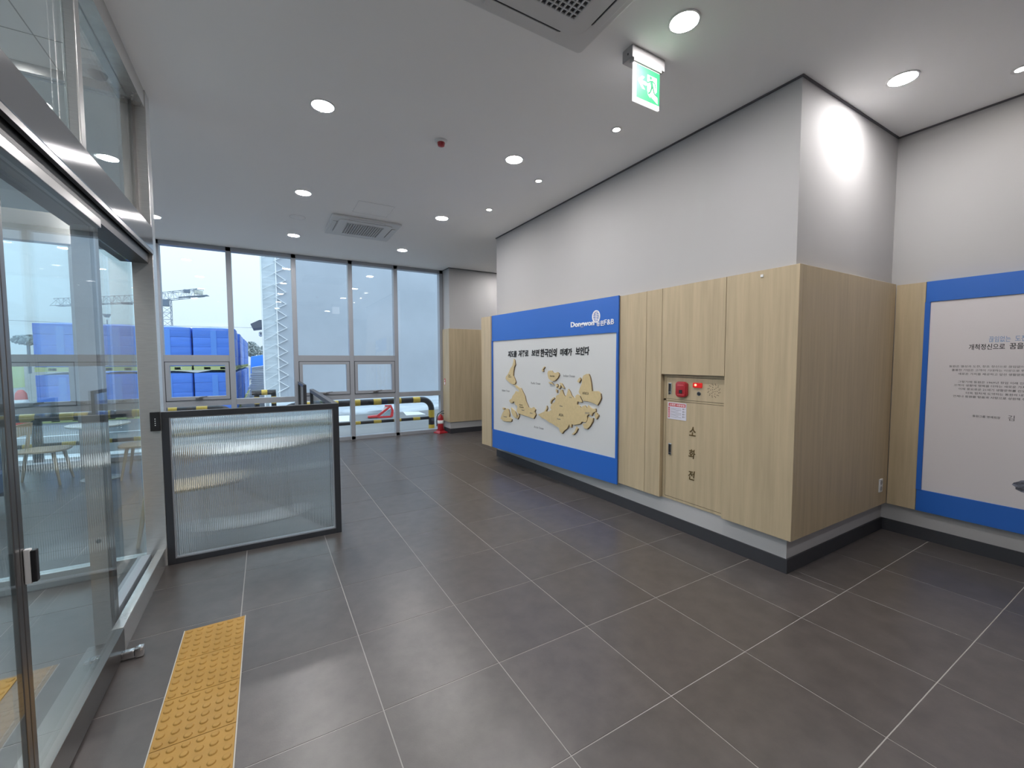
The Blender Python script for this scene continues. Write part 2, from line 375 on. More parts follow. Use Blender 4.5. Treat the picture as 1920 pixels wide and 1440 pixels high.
P('panel', (PR, -.522, PB - .005), (XR - .001, PY - .004, 2.262), fp)
cp = thing('pier_panelling', 'oak panelling around the white pier by the windows', 'wall panelling', (3.04, 6.7, 0))
P('panel', (3.012, 6.672, .252), (3.038, 7.055, 2.288), cp); P('panel', (3.040, 6.672, .252), (8.7, 6.698, 2.288), cp)
# ================================================================= FIRE HOSE CABINET
fc = thing('fire_hose_cabinet', 'oak-faced fire hose cabinet recessed in the panelling with red alarm', 'fire cabinet', (2.89, .55, PB))
xf = 2.884
put('back_board', MB().box((2.890, .230, PB), (2.895, .866, 1.458)), DKG, fc)
fr = MB()
for a, b in (((.230, PB), (.866, .290)), ((.230, 1.213), (.866, 1.228)), ((.230, 1.436), (.866, 1.458)), ((.838, .290), (.866, 1.436)), ((.230, .290), (.236, 1.436))):
    fr.box((xf + .002, a[0], a[1]), (2.890, b[0], b[1]))
put('frame', fr, WOODM, fc)
d1 = put('alarm_panel', MB().box((xf, .240, 1.231), (2.890, .834, 1.432)), WOODM, fc, bevel=.001, segs=1)
d2 = put('door', MB().box((xf, .240, .294), (2.890, .834, 1.209)), WOODM, fc, bevel=.001, segs=1)
def latch(par, y, z):
    put('latch', MB().box((xf - .008, y - .018, z - .055), (xf, y + .018, z + .055)), CHROME, par, bevel=.004)
    put('latch_pull', MB().box((xf - .014, y - .009, z - .030), (xf - .008, y + .009, z + .045)).cyl((xf - .014, y, z - .043), .009, .006, 12, axis='x'), BLACK, par, bevel=.002)
latch(d1, .792, 1.327); latch(d2, .780, .752)
F = frame_of((xf, .655, 1.328), (0, -1, 0), (0, 0, 1))
def rr(w, h, r, n=5):
    out = []
    for cx, cy, a0 in ((w - r, h - r, 0), (-w + r, h - r, 90), (-w + r, -h + r, 180), (w - r, -h + r, 270)):
        for k in range(n + 1): t = math.radians(a0 + 90 * k / n); out.append((cx + r * math.cos(t), cy + r * math.sin(t)))
    return out
al = put('alarm_bell', MB().prism(rr(.062, .064, .022), 0, .022, F).prism([(x * .86, y) for x, y in rr(.062, .071, .03)], 0, .030, F), RED, d1, bevel=.004, smooth=True)
put('push_button', MB().prism(rr(.014, .014, .003), .030, .034, F @ Matrix.Translation((.003, -.018, 0))).cyl((0, 0, 0), .008, .006, 12).xf(Matrix.Identity(4)) if False else MB().prism(rr(.016, .015, .004), .030, .035, F @ Matrix.Translation((.002, -.02, 0))), BLACK, d1)
put('bell_slot', MB().prism([(-.035, .030), (.035, .030), (.03, .045), (-.03, .045)], .030, .032, F), REDG, d1)
put('bell_slot', MB().prism([(-.04, -.045), (.04, -.045), (.035, -.055), (-.035, -.055)], .030, .032, F), REDG, d1)
lr = put('indicator_lamp', MB().prism(rr(.045, .022, .008), 0, .012, frame_of((xf, .497, 1.372), (0, -1, 0), (0, 0, 1))), mat('red_lamp', (.30, .008, .01), .2, emis=(1, .03, .02), es=.25), d1, bevel=.003)
put('lamp_glow', MB().prism(rr(.012, .010, .009), .0121, .0128, frame_of((xf, .513, 1.374), (0, -1, 0), (0, 0, 1))), mat('lamp_hot', (1, .2, .1), .3, emis=(1, .22, .14), es=2.2), d1)
put('jack_button', MB().cyl((xf - .010, .484, 1.298), .013, .010, 16, axis='x'), BLACK, d1); put('jack_ring', MB().cyl((xf - .004, .484, 1.298), .019, .004, 20, axis='x'), CHROME, d1)
hs = MB()
for R_, n_ in ((.014, 4), (.030, 6), (.048, 12), (.058, 12)):
    for k in range(n_): t = 2 * PI * k / n_ + R_ * 40; hs.cyl((xf - .0008, .342 + R_ * math.cos(t), 1.333 + R_ * math.sin(t)), .0034, .001, 8, axis='x')
put('speaker_holes', hs, DKG, d1, kind='stuff')
FL = frame_of((xf - .0012, .814, 1.040), (0, -1, 0), (0, 0, 1))      # instruction sticker
st = put('instruction_sticker', MB().prism([(0, 0), (.205, 0), (.205, .158), (0, .158)], 0, .0012, FL), mat('sticker_paper', (.62, .61, .70), .4), d2)
st2 = MB().prism([(.010, .120), (.195, .120), (.195, .150), (.010, .150)], .0012, .0018, FL).prism([(.006, .012), (.024, .012), (.024, .112), (.006, .112)], .0012, .0018, FL)
put('red_header', st2, REDG, d2)
text('sticker_title', '소화전 사용방법', WTXT, d2, FL, .020, .185, .125, .145, .0005, .01, lift=.0018)
text('sticker_side', '사\n용\n방\n법', WTXT, d2, FL, .010, .020, .02, .105, .0005, lift=.0018)
ln = MB()
for k in range(7):
    zz = .104 - k * .0135; wv = [(.032, zz), (.060, zz + .003 * (k % 2)), (.100, zz - .002), (.150 - .03 * (k % 3 == 2), zz)]
    ln.prism(wv + [(x, y - .003) for x, y in reversed(wv)], .0012, .0016, FL)
for k in range(4):
    ln.prism([(.165, .025 + k * .024), (.178, .025 + k * .024), (.174, .040 + k * .024), (.167, .038 + k * .024)], .0012, .0017, FL).prism([(.183, .028 + k * .024), (.191, .027 + k * .024), (.189, .041 + k * .024)], .0012, .0017, FL)
put('sticker_lines', ln, INKG, d2)
for ch, z in (('소', .953), ('화', .747), ('전', .552)):
    text('brass_letter', ch, GOLD, d2, frame_of((xf, .542, z), (0, -1, 0), (0, 0, 1)), -.033, .033, -.042, .042, .004, .012, shear=.12)
sw = tag(put('wall_sensor', MB().box((PX - .008, -.069, 2.220), (PX, -.049, 2.240)), PLASTW, None, bevel=.002), 'tiny white square sensor near the top of the wide oak panel', 'sensor')
# ================================================================= MAP BOARD (turned slightly out of the wall)
Bp = Vector((2.836, 1.423, 0)); tv = Vector((2.615 - 2.836, 3.89 - 1.423, 0)).normalized(); LB = 2.483
X = -tv; N = X.cross(Vector((0, 0, 1)))       # local x runs to the right, local z faces the room
FB = frame_of(Bp + tv * LB, X, (0, 0, 1))     # u' = LB - u
mb_ = thing('map_display_board', 'blue framed upside-down world map board on the oak wall', 'display board', (2.73, 2.65, .25))
zb, z1, z2, zt = .250, .532, 1.893, 2.280
Fn = Bp + tv * LB
def quadbox(u0, u1, y0, y1, d0, d1, name, m, par=mb_, **k): return put(name, MB().prism([(u0, y0), (u1, y0), (u1, y1), (u0, y1)], d0, d1, FB), m, par, **k)
body = MB(); A_ = Bp + tv * LB; E_ = Vector((2.587, 4.205, 0))
pts = [(Bp.x + .012, Bp.y), (A_.x + .012, A_.y), (E_.x, A_.y + .004), (E_.x, E_.y), (XW - .001, E_.y), (XW - .001, Bp.y)]
body.prism([(p[0], p[1]) for p in pts], zb + .004, zt - .004); put('casing', body, WOODM, mb_)
put('oak_end_strip', MB().prism([(A_.x - .002, A_.y + .004), (E_.x - .010, E_.y), (E_.x + .01, E_.y), (A_.x + .01, A_.y + .004)], zb, zt), WOODM, mb_)
quadbox(0, LB, z2, zt, -.006, .010, 'blue_header', BLUE); quadbox(0, LB, zb, z1, -.006, .010, 'blue_footer', BLUE)
quadbox(-.004, .022, z1, z2, -.006, .014, 'blue_stile', BLUE); quadbox(LB - .024, LB, z1, z2, -.006, .014, 'blue_stile', BLUE)
quadbox(.022, LB - .024, z1, z2, -.010, .0, 'map_ground', BOARD)
MAP = {
 'south_america': [(1.902,1.62),(1.879,1.603),(1.866,1.537),(1.893,1.503),(1.909,1.447),(1.915,1.38),(1.88,1.336),(1.852,1.292),(1.871,1.26),(1.929,1.253),(1.977,1.265),(2.046,1.296),(2.106,1.328),(2.095,1.363),(2.055,1.387),(2.025,1.422),(1.976,1.485),(1.931,1.525),(1.908,1.581)],
 'north_america': [(1.9,1.25),(1.833,1.24),(1.787,1.215),(1.732,1.209),(1.686,1.157),(1.642,1.106),(1.615,1.032),(1.554,0.951),(1.484,0.944),(1.45,0.965),(1.405,0.938),(1.422,0.904),(1.395,0.87),(1.442,0.81),(1.528,0.819),(1.598,0.828),(1.687,0.834),(1.76,0.844),(1.807,0.844),(1.835,0.881),(1.812,0.927),(1.819,0.955),(1.869,0.965),(1.882,1.0),(1.91,1.009),(1.93,0.985),(1.984,0.978),(2.018,1.012),(1.949,1.051),(1.929,1.087),(1.872,1.13),(1.853,1.159),(1.796,1.151),(1.769,1.163),(1.796,1.193),(1.837,1.202),(1.868,1.227)],
 'greenland': [(2.088,0.889),(2.038,0.884),(2.009,0.818),(2.019,0.771),(1.95,0.745),(1.97,0.708),(2.089,0.694),(2.171,0.696),(2.244,0.723),(2.191,0.811),(2.15,0.851)],
 'baffin': [(1.969,0.913),(1.911,0.885),(1.873,0.866),(1.839,0.824),(1.826,0.775),(1.873,0.77),(1.931,0.804),(1.965,0.851)],
 'arctic_island': [(1.816,0.76),(1.807,0.811),(1.775,0.84),(1.775,0.803)],
 'iceland': [(2.184,0.894),(2.137,0.893),(2.141,0.868),(2.187,0.866)],
 'new_zealand': [(1.222,1.518),(1.211,1.51),(1.243,1.479),(1.235,1.454),(1.265,1.451),(1.27,1.474),(1.249,1.495)],
 'australia': [(1.137,1.463),(1.076,1.467),(1.045,1.443),(0.994,1.436),(0.964,1.449),(0.942,1.44),(0.931,1.416),(0.957,1.377),(1.008,1.34),(1.053,1.332),(1.09,1.342),(1.129,1.361),(1.144,1.391),(1.156,1.431)],
 'new_guinea': [(1.131,1.319),(1.083,1.321),(1.033,1.285),(1.075,1.298),(1.121,1.301)],
 'sulawesi': [(0.996,1.295),(0.966,1.303),(0.953,1.274),(0.985,1.256)],
 'borneo': [(0.947,1.25),(0.93,1.278),(0.906,1.289),(0.904,1.262),(0.93,1.239)],
 'sumatra': [(0.927,1.316),(0.884,1.311),(0.833,1.254),(0.855,1.251),(0.898,1.291)],
 'philippines': [(0.993,1.233),(0.968,1.224),(0.966,1.19),(0.985,1.194)],
 'madagascar': [(0.566,1.394),(0.553,1.371),(0.579,1.332),(0.609,1.343),(0.588,1.377)],
 'africa': [(0.459,1.438),(0.425,1.44),(0.404,1.403),(0.385,1.332),(0.372,1.244),(0.336,1.246),(0.277,1.249),(0.241,1.225),(0.232,1.174),(0.258,1.128),(0.287,1.09),(0.334,1.104),(0.382,1.114),(0.432,1.123),(0.507,1.122),(0.535,1.159),(0.558,1.187),(0.584,1.222),(0.559,1.279),(0.534,1.322),(0.528,1.381),(0.509,1.418)],
 'eurasia': [(0.905,1.228),(0.877,1.234),(0.848,1.178),(0.82,1.151),(0.792,1.172),(0.765,1.25),(0.737,1.223),(0.71,1.177),(0.676,1.151),(0.639,1.14),(0.636,1.173),(0.604,1.193),(0.571,1.177),(0.526,1.111),(0.545,1.101),(0.603,1.11),(0.612,1.072),(0.57,1.057),(0.544,1.033),(0.519,1.061),(0.481,1.072),(0.449,1.04),(0.431,1.076),(0.394,1.054),(0.357,1.038),(0.313,1.051),(0.309,1.018),(0.357,0.995),(0.375,0.962),(0.418,0.975),(0.448,0.95),(0.442,0.905),(0.466,0.875),(0.53,0.876),(0.555,0.846),(0.667,0.818),(0.7,0.828),(0.707,0.784),(0.734,0.79),(0.741,0.823),(0.782,0.76),(0.838,0.724),(0.873,0.685),(0.91,0.704),(0.932,0.751),(0.968,0.761),(0.998,0.767),(1.073,0.793),(1.119,0.797),(1.197,0.829),(1.261,0.837),(1.309,0.858),(1.35,0.875),(1.277,0.903),(1.197,0.936),(1.135,0.932),(1.074,0.963),(1.097,0.991),(1.066,1.044),(1.007,1.069),(0.992,1.119),(0.985,1.15),(0.927,1.173),(0.912,1.208)],
 'sakhalin': [(1.169,1.01),(1.157,0.976),(1.189,0.927),(1.216,0.924),(1.185,0.968)],
 'japan': [(1.032,1.128),(1.017,1.113),(1.052,1.097),(1.077,1.073),(1.086,1.041),(1.103,1.056),(1.089,1.09)],
 'scandinavia': [(0.425,0.943),(0.393,0.927),(0.35,0.938),(0.356,0.897),(0.398,0.838),(0.441,0.8),(0.491,0.803),(0.517,0.848),(0.461,0.868),(0.434,0.906)],
 'britain': [(0.319,1.012),(0.291,0.997),(0.285,0.945),(0.302,0.93),(0.323,0.958)],
 'ireland': [(0.285,0.989),(0.271,0.986),(0.273,0.959),(0.287,0.965)],
 'novaya': [(0.623,0.804),(0.594,0.785),(0.626,0.734),(0.666,0.703),(0.7,0.702),(0.649,0.74)],
}
for nm, pl in MAP.items():
    q = [(LB - u, z) for u, z in pl]
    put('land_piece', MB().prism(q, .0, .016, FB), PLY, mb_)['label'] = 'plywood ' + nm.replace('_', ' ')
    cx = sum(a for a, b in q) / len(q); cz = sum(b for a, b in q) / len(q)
    put('land_edge_shadow', MB().prism([(cx + (a - cx) * 1.0 + .006, b - .004) for a, b in q], .0, .009, FB), PLYD, mb_)  # dark offset copy: the cut edge plus a drop shadow painted in
def tb(name, s, u0, u1, y0, y1, m, **k): return text(name, s, m, mb_, FB, LB - u0, LB - u1, y0, y1, **k)
for s_, u0, u1, y0, y1 in (('지도를', 2.06, 1.845, 1.642, 1.735), ('거꾸로', 1.805, 1.575, 1.645, 1.742), ('보면', 1.505, 1.335, 1.655, 1.742), ('한국인의', 1.312, .985, 1.640, 1.748), ('미래가', .928, .715, 1.652, 1.742), ('보인다', .655, .430, 1.655, 1.755)):
    tb('brush_title', s_, u0, u1, y0, y1, INK, bold=.035, depth=.004, shear=.1)
for s_, u, z, w_, h_, m in (('Pacific Ocean', 1.417, 1.290, .20, .030, INKG), ('Indian Ocean', .766, 1.407, .20, .030, INKG), ('Atlantic Ocean', 2.127, 1.15, .20, .030, INKG), ('Arctic Ocean', 1.350, .697, .20, .030, INKG),
    ('ASIA', .889, .917, .085, .034, INK), ('AFRICA', .470, 1.213, .10, .030, INK), ('North\nAmerica', 1.714, .958, .10, .05, INK), ('South\nAmerica', 1.996, 1.372, .07, .042, INK), ('Australia', 1.06, 1.398, .09, .022, INK),
    ('Russia', .932, .864, .06, .02, INKG), ('China', .890, 1.029, .055, .02, INKG), ('Greenland', 2.119, .766, .09, .022, INKG), ('Alaska', 1.493, .881, .06, .02, INKG), ('EUROPE', .44, .985, .07, .02, INKG), ('Canada', 1.68, .905, .06, .02, INKG), ('India', .72, 1.15, .04, .018, INKG)):
    on = m is INK or s_ not in ('Pacific Ocean', 'Indian Ocean', 'Atlantic Ocean', 'Arctic Ocean')
    text('map_lettering', s_, m, mb_, FB, LB - u - w_ / 2, LB - u + w_ / 2, z - h_ / 2, z + h_ / 2, .001, lift=.0162 if on else .0002)
tb('logo_word', 'Dongwon', .726, .345, 1.972, 2.052, WTXT, bold=.03, depth=.005, lift=.010)
tb('logo_word', '동원', .312, .205, 1.976, 2.036, WTXT, bold=.012, depth=.005, lift=.010); tb('logo_word', 'F&B', .193, .060, 1.982, 2.040, WTXT, bold=.004, depth=.005, lift=.010)
gl = MB(); gx, gz = LB - .318, 2.086; ring = []
for k in range(33):
    t = 2 * PI * k / 32; ring.append((math.cos(t), math.sin(t)))
for k in range(32):
    a, b = ring[k], ring[k + 1]; gl.prism([(gx + a[0] * .046, gz + a[1] * .056), (gx + b[0] * .046, gz + b[1] * .056), (gx + b[0] * .060, gz + b[1] * .060 * 1.15), (gx + a[0] * .060, gz + a[1] * .060 * 1.15)], .010, .015, FB)
gl.prism([(gx - .003, gz - .055), (gx + .003, gz - .055), (gx + .003, gz + .055), (gx - .003, gz + .055)], .010, .015, FB)
for k, hw in ((-2, .026), (-1, .040), (0, .044), (1, .040), (2, .026)):
    z = gz + k * .0185
    for sgn in (-1, 1): gl.prism([(gx + sgn * .006, z - .0065), (gx + sgn * (hw + .008), z - .001), (gx + sgn * (hw + .006), z + .007), (gx + sgn * .006, z + .0025)], .010, .015, FB)
put('globe_emblem', gl, WTXT, mb_)
# ================================================================= TEXT BOARD on the far right wall
tbd = thing('text_display_board', 'blue framed board of printed text cut off by the right edge of the photo', 'display board', (PR, -1.7, .26))
x = PR; y0, y1 = -.526, -2.95
def RB(name, ya, yb, za, zb_, xa, xb, m): return put(name, MB().box((xa, ya, za), (xb, yb, zb_)), m, tbd, bevel=.001, segs=1)
RB('blue_header', y0, y1, 2.088, 2.262, x - .004, XR - .001, BLUE); RB('blue_footer', y0, y1, .263, .452, x - .004, XR - .001, BLUE)
RB('blue_stile', y0 + .004, y0 - .030, .452, 2.088, x - .008, XR - .001, BLUE); RB('blue_stile', y1, y1 + .034, .452, 2.088, x - .008, XR - .001, BLUE)
RB('sheet', y0 - .030, y1 + .034, .452, 2.088, x + .004, XR - .001, POSTER)
FT = frame_of((x + .004, 0, 0), (0, -1, 0), (0, 0, 1))
def tp(s_, a, b, z, h, m=INK, bold=0., name='printed_line'): text(name, s_, m, tbd, FT, a, b, z - h / 2, z + h / 2, .0006, bold)
tp('끊임없는', .905, 1.018, 1.752, .046, INKB, .01, 'blue_heading'); tp('도전', 1.040, 1.097, 1.754, .044, INKB, .01, 'blue_heading')
tp('개척정신으로', .797, .992, 1.694, .047, INK, .012, 'heading'); tp('꿈을', 1.015, 1.085, 1.696, .047, INK, .012, 'heading')
for s_, a, b, z in (('동원은 열성과 도전, 창조 정신으로 끊임없이 새로운', .689, 1.165, 1.537), ('훌륭한 기업은 고객이 기대하는 이상으로 뛰어난', .706, 1.140, 1.507), ('새로운 가치를 제공하고 앞선 생활문화로', .744, 1.120, 1.476),
    ('그렇기에 동원은 1969년 창업 이래 인간존중', .745, 1.160, 1.411), ('고객의 생활에 행복을 더하는 새로운 가치를', .722, 1.130, 1.382), ('이제 풍요로운 21세기 생활문화를 선도하는', .752, 1.150, 1.352), ('더욱 힘차게 도약하는 동원의 내일을', .795, 1.140, 1.321), ('언제나 동원을 믿음과 사랑으로 성원해 주시는', .722, 1.155, 1.291),
    ('동원그룹 명예회장', .840, .990, 1.137)): tp(s_, a, b, z, .018, INK, .0)
tp('김', 1.030, 1.062, 1.142, .042, INK, -.004, 'signature')
pr = MB(); c0 = (1.225, .630)
pr.prism([(c0[0] + .150 * math.cos(2 * PI * k / 24) * (1 + .06 * math.sin(k * 2.3)), c0[1] + .062 * math.sin(2 * PI * k / 24) * (1 + .05 * math.cos(k * 1.7))) for k in range(24)], 0, .0008, FT)
put('printed_picture', pr, mat('printed_picture', (.13, .14, .18), .6, noise=.85, nscale=22, stretch=(1, 1, 2.4)), tbd)
# ================================================================= WALL FITTINGS
ou = thing('wall_outlet', 'white double power outlet low on the shaded oak panel', 'outlet', (4.372, PY, .453))
put('plate', MB().box((4.337, PY - .008, .393), (4.407, PY, .513)), PLASTW, ou, bevel=.003)
for z in (.425, .481): put('socket', MB().cyl((4.372, PY - .0095, z), .021, .004, 20, axis='y'), mat('socket_grey', (.35, .35, .36), .5), ou)
sk = thing('wall_sign', 'small red and white notice on the pier beside the window', 'sign', (3.012, 6.93, 1.13))
put('plate', MB().box((3.006, 6.90, 1.06), (3.0115, 6.965, 1.20)), REDG, sk); put('white_field', MB().box((3.005, 6.907, 1.066), (3.006, 6.958, 1.125)), WTXT, sk)
put('pictogram', MB().box((3.005, 6.92, 1.14), (3.006, 6.93, 1.185)).box((3.005, 6.935, 1.14), (3.006, 6.95, 1.17)), WTXT, sk)
sb = thing('door_switch', 'black switch box with four white dots on the steel corner post', 'switch', (-1.157, 2.245, 1.14))
put('case', MB().box((-1.186, 2.222, 1.068), (-1.126, 2.249, 1.212)), BLACK, sb, bevel=.003)
dm = MB()
for z in (1.112, 1.128, 1.144, 1.160): dm.box((-1.158, 2.2205, z - .003), (-1.152, 2.222, z + .003))
put('marks', dm, WTXT, sb)
# ================================================================= PARTITIONS
def ribbed(x0, x1, z0, z1, yf, yb, pitch=.012, d=.0032, n=8):
    mb = MB(); k = int(round((x1 - x0) / pitch)); pt = (x1 - x0) / k
    for i in range(k):
        a = x0 + i * pt; vs = []
        for j in range(n + 1):
            t = j / n; y = yf - d * (1 - (2 * t - 1) ** 2); vs += [(a + t * pt, y, z0), (a + t * pt, y, z1)]
        mb.add(vs, [(2 * j, 2 * j + 2, 2 * j + 3, 2 * j + 1) for j in range(n)])
    mb.add([(x0, yf, z0), (x1, yf, z0), (x1, yb, z0), (x0, yb, z0), (x0, yf, z1), (x1, yf, z1), (x1, yb, z1), (x0, yb, z1)], [(0, 3, 2, 1), (4, 5, 6, 7), (2, 3, 7, 6), (1, 2, 6, 5), (3, 0, 4, 7)])
    return mb
def refr(name, col, ior, rough):
    if name in _M: return _M[name]
    m = bpy.data.materials.new(name); m.use_nodes = True; n = m.node_tree; n.nodes.remove(n.nodes['Principled BSDF']); g_ = n.nodes.new('ShaderNodeBsdfGlass')
    g_.inputs['Color'].default_value = (*col, 1); g_.inputs['IOR'].default_value = ior; g_.inputs['Roughness'].default_value = rough
    n.links.new(g_.outputs[0], n.nodes['Material Output'].inputs['Surface']); _M[name] = m; return m
REED = refr('reeded_glass', (.965, .99, .988), 1.5, .0)
p1 = thing('reeded_glass_partition', 'low reeded glass partition in black frame beside the sliding door', 'partition', (-.5, 2.27, 0))
PZ = 1.208; xa, xb = -1.122, .150
put('post', MB().box((xa, 2.245, 0), (xa + .045, 2.295, PZ - .045)), DKFRAME, p1, bevel=.002); put('post', MB().box((xb - .050, 2.245, 0), (xb, 2.295, PZ - .045)), DKFRAME, p1, bevel=.002)
put('top_rail', MB().box((xa, 2.245, PZ - .045), (xb, 2.295, PZ)), DKFRAME, p1, bevel=.002); put('bottom_rail', MB().box((xa + .045, 2.245, 0), (xb - .05, 2.295, .045)), DKFRAME, p1, bevel=.002)
put('bead', MB().box((xa + .045, 2.252, .045), (xa + .055, 2.29, PZ - .045)).box((xb - .06, 2.252, .045), (xb - .05, 2.29, PZ - .045)).box((xa + .055, 2.252, .045), (xb - .06, 2.29, .055)).box((xa + .055, 2.252, PZ - .055), (xb - .06, 2.29, PZ - .045)), ALU, p1)
put('reeded_pane', ribbed(xa + .055, xb - .06, .055, PZ - .055, 2.266, 2.274), REED, p1, smooth=True)
def side_part(name, label, ya, yb):
    t = thing(name, label, 'partition', (.125, ya, 0))
    put('post', MB().box((.10, ya, 0), (.15, ya + .05, PZ - .045)), DKFRAME, t, bevel=.002); put('post', MB().box((.10, yb - .05, 0), (.15, yb, PZ - .045)), DKFRAME, t, bevel=.002)
    put('top_rail', MB().box((.10, ya, PZ - .045), (.15, yb, PZ)), DKFRAME, t, bevel=.002); put('bottom_rail', MB().box((.10, ya + .05, 0), (.15, yb - .05, .045)), DKFRAME, t, bevel=.002)
    put('pane', MB().box((.12, ya + .05, .045), (.13, yb - .05, PZ - .045)), GLP, t)
side_part('glass_partition', 'glass partition running back from the reeded panel corner', 2.297, 4.58)
side_part('glass_partition', 'short glass partition between the seating area and the window', 5.76, 7.045)
# ================================================================= TACTILE PAVING
def tac_tile():
    mb = MB().box((0.001, .001, 0), (.299, .299, .004))
    for i in range(6):
        for j in range(6):
            c = (.025 + .05 * i, .025 + .05 * j); b = len(mb.v); n = 12
            for r, z in ((.0165, .004), (.0135, .0085), (.010, .0095)):
                for k in range(n): t = 2 * PI * k / n; mb.v.append((c[0] + r * math.cos(t), c[1] + r * math.sin(t), z))
            for q in range(2):
                for k in range(n): mb.f.append((b + q * n + k, b + q * n + (k + 1) % n, b + (q + 1) * n + (k + 1) % n, b + (q + 1) * n + k)); mb.m.append(0)
            mb.f.append(tuple(b + 2 * n + k for k in range(n))); mb.m.append(0)
    return mb
ts = thing('tactile_paving', 'yellow tactile paving strip of studded tiles on the grey floor', 'tactile paving', (-.878, 1.168, 0))
t0 = put('studded_tile', tac_tile(), TACT, ts, world=False); t0.location = (0, -.30, 0)
for k in range(1, 5):
    q = t0.copy(); C.objects.link(q); q.parent = ts; q.location = (0, -.30 - .3015 * k, 0)
put('pale_joint', MB().box((-.882, -.35, 0), (-.878, 1.172, .0035)).box((-.578, -.35, 0), (-.5735, 1.172, .0035)), mat('pale_joint', (.5, .47, .42), .7), ts)
ts2 = thing('tactile_paving', 'yellow tactile paving seen through the sliding door glass', 'tactile paving', (-1.845, 1.155, 0))
for k in range(5):
    q = t0.copy(); C.objects.link(q); q.parent = ts2; q.location = (0, -.30 - .3015 * k, 0)
# ================================================================= CEILING FITTINGS
LM = mat('lamp_diffuser', (1, 1, 1), .5, emis=(1, .965, .95), es=LAMP); LS = mat('spot_diffuser', (1, 1, 1), .5, emis=(1, .93, .85), es=SPOT)
RIM = mat('lamp_rim', (.75, .75, .76), .4)
def ring(r0, r1, z0, z1, n=36): return MB().lathe((0, 0, 0), [(r0, z1), (r0, z0), (r1, z0), (r1, z1)], n)
dl = thing('downlight', 'x', 'ceiling light', (0, 0, H), group='round LED ceiling lights')
def ringmesh(r0, r1, z0, z1, n=36):
    mb = MB(); b = 0
    for r, z in ((r1, z1), (r1, z0), (r0, z0), (r0, z1)):
        for k in range(n): t = 2 * PI * k / n; mb.v.append((r * math.cos(t), r * math.sin(t), z))
    for i in range(3):
        for k in range(n): mb.f.append((i * n + k, i * n + (k + 1) % n, (i + 1) * n + (k + 1) % n, (i + 1) * n + k)); mb.m.append(0)
    return mb
put('trim_ring', ringmesh(.080, .092, -.006, 0), RIM, dl, world=False, smooth=True); put('diffuser', MB().cyl((0, 0, -.004), .080, .004, 36), LM, dl, world=False)
LAB = {(-1.88, 1.76): 'ceiling light over the vestibule beyond the steel header', (-1.69, 3.77): 'ceiling light seen through the transom glass, second row from the window', (-1.69, 5.70): 'ceiling light nearest the steel post, in the row by the window',
 (.03, 1.80): 'ceiling light left of the red fire detector', (.03, 3.77): 'ceiling light above and left of the far air conditioner', (.03, 5.73): 'ceiling light by the window, left of the far air conditioner',
 (1.775, -.16): 'large bright ceiling light to the right of the exit sign', (1.775, 1.81): 'ceiling light right of the red fire detector', (1.775, 3.80): 'ceiling light right of the far air conditioner', (1.775, 5.77): 'ceiling light nearest the window above the third window bay',
 (3.554, -.609): 'ceiling light close to the shaded return wall', (.03, -.16): 'ceiling light just above the camera view', (.03, -2.2): 'ceiling light behind the camera on the left', (1.775, -2.2): 'ceiling light behind the camera on the right', (-3.4, 3.77): 'ceiling light at the far left of the seating area', (-3.4, 5.70): 'ceiling light at the left window corner', (4.25, 6.0): 'ceiling light down the corridor',
 (-3.4, 1.0): 'ceiling light near the outer vestibule glass', (-2.3, -.5): 'added unseen ceiling light brightening the near part of the vestibule'}  # near vestibule lamp is out of view, added to brighten the floor
for i, (k, l) in enumerate(LAB.items()):
    if i == 0: dl.location = (k[0], k[1], H); dl['label'] = l
    else: dup(dl, (k[0], k[1], H), 0, l)
sp = thing('spotlight', 'small recessed spotlight near the map wall, the nearer of two', 'ceiling light', (2.265, 2.104, H), group='small recessed spotlights')
put('trim_ring', ringmesh(.030, .050, -.005, 0), RIM, sp, world=False, smooth=True); put('lens', MB().cyl((0, 0, -.003), .030, .003, 24), LS, sp, world=False)
dup(sp, (2.197, 3.175, H), 0, 'small recessed spotlight near the map wall, the farther of two'); dup(sp, (4.133, -1.058, H), 0, 'small recessed spotlight at the right edge above the text board'); dup(sp, (2.265, .9, H), 0, 'small recessed spotlight over the cabinet')
bpy.data.objects.remove(bpy.context.scene.objects[-1]) if False else None
# air conditioners
ACW = mat('ac_plastic', (.66, .66, .66), .5); ACG = mat('ac_grille', (.58, .59, .60), .5); ACD = mat('ac_dark', (.05, .05, .055), .8)
def ac(loc, label):
    t = thing('ceiling_air_conditioner', label, 'air conditioner', loc, 0, 'ceiling cassette air conditioners'); h = .475
    e = MB()
    e.prism([(x, y) for x, y in rr(h, h, .03)], -.028, -.001); put('panel', e, ACW, t, world=False, bevel=.010)
    put('inner_cover', MB().prism(rr(.37, .37, .07), -.038, -.028), ACW, t, world=False, bevel=.005)
    put('grille_recess', MB().prism(rr(.255, .255, .03), -.0385, -.038), ACD, t, world=False)
    gr = MB(); n = 15; w_ = .255
    for k in range(n + 1):
        c = -w_ + 2 * w_ * k / n; gr.box((c - .0042, -w_, -.047), (c + .0042, w_, -.0386)); gr.box((-w_, c - .0042, -.046), (w_, c + .0042, -.0386))
    put('grille', gr, ACG, t, world=False)
    for a in range(4):
        R = Matrix.Rotation(a * PI / 2, 4, 'Z')
        put('vane', MB().box((-.24, .385, -.034), (.24, .435, -.0285)).xf(R), ACW, t, world=False, bevel=.002); put('vane_slot', MB().box((-.25, .378, -.0300), (.25, .384, -.0284)).xf(R), ACD, t, world=False)
    return t
ac((.915, -.143, H), 'ceiling air conditioner at the top edge, nearest the exit sign'); ac((.895, 4.80, H), 'ceiling air conditioner near the windows')
hp = thing('access_hatch', 'flush square ceiling hatch beside the far air conditioner', 'access hatch', (.87, 3.92, H))
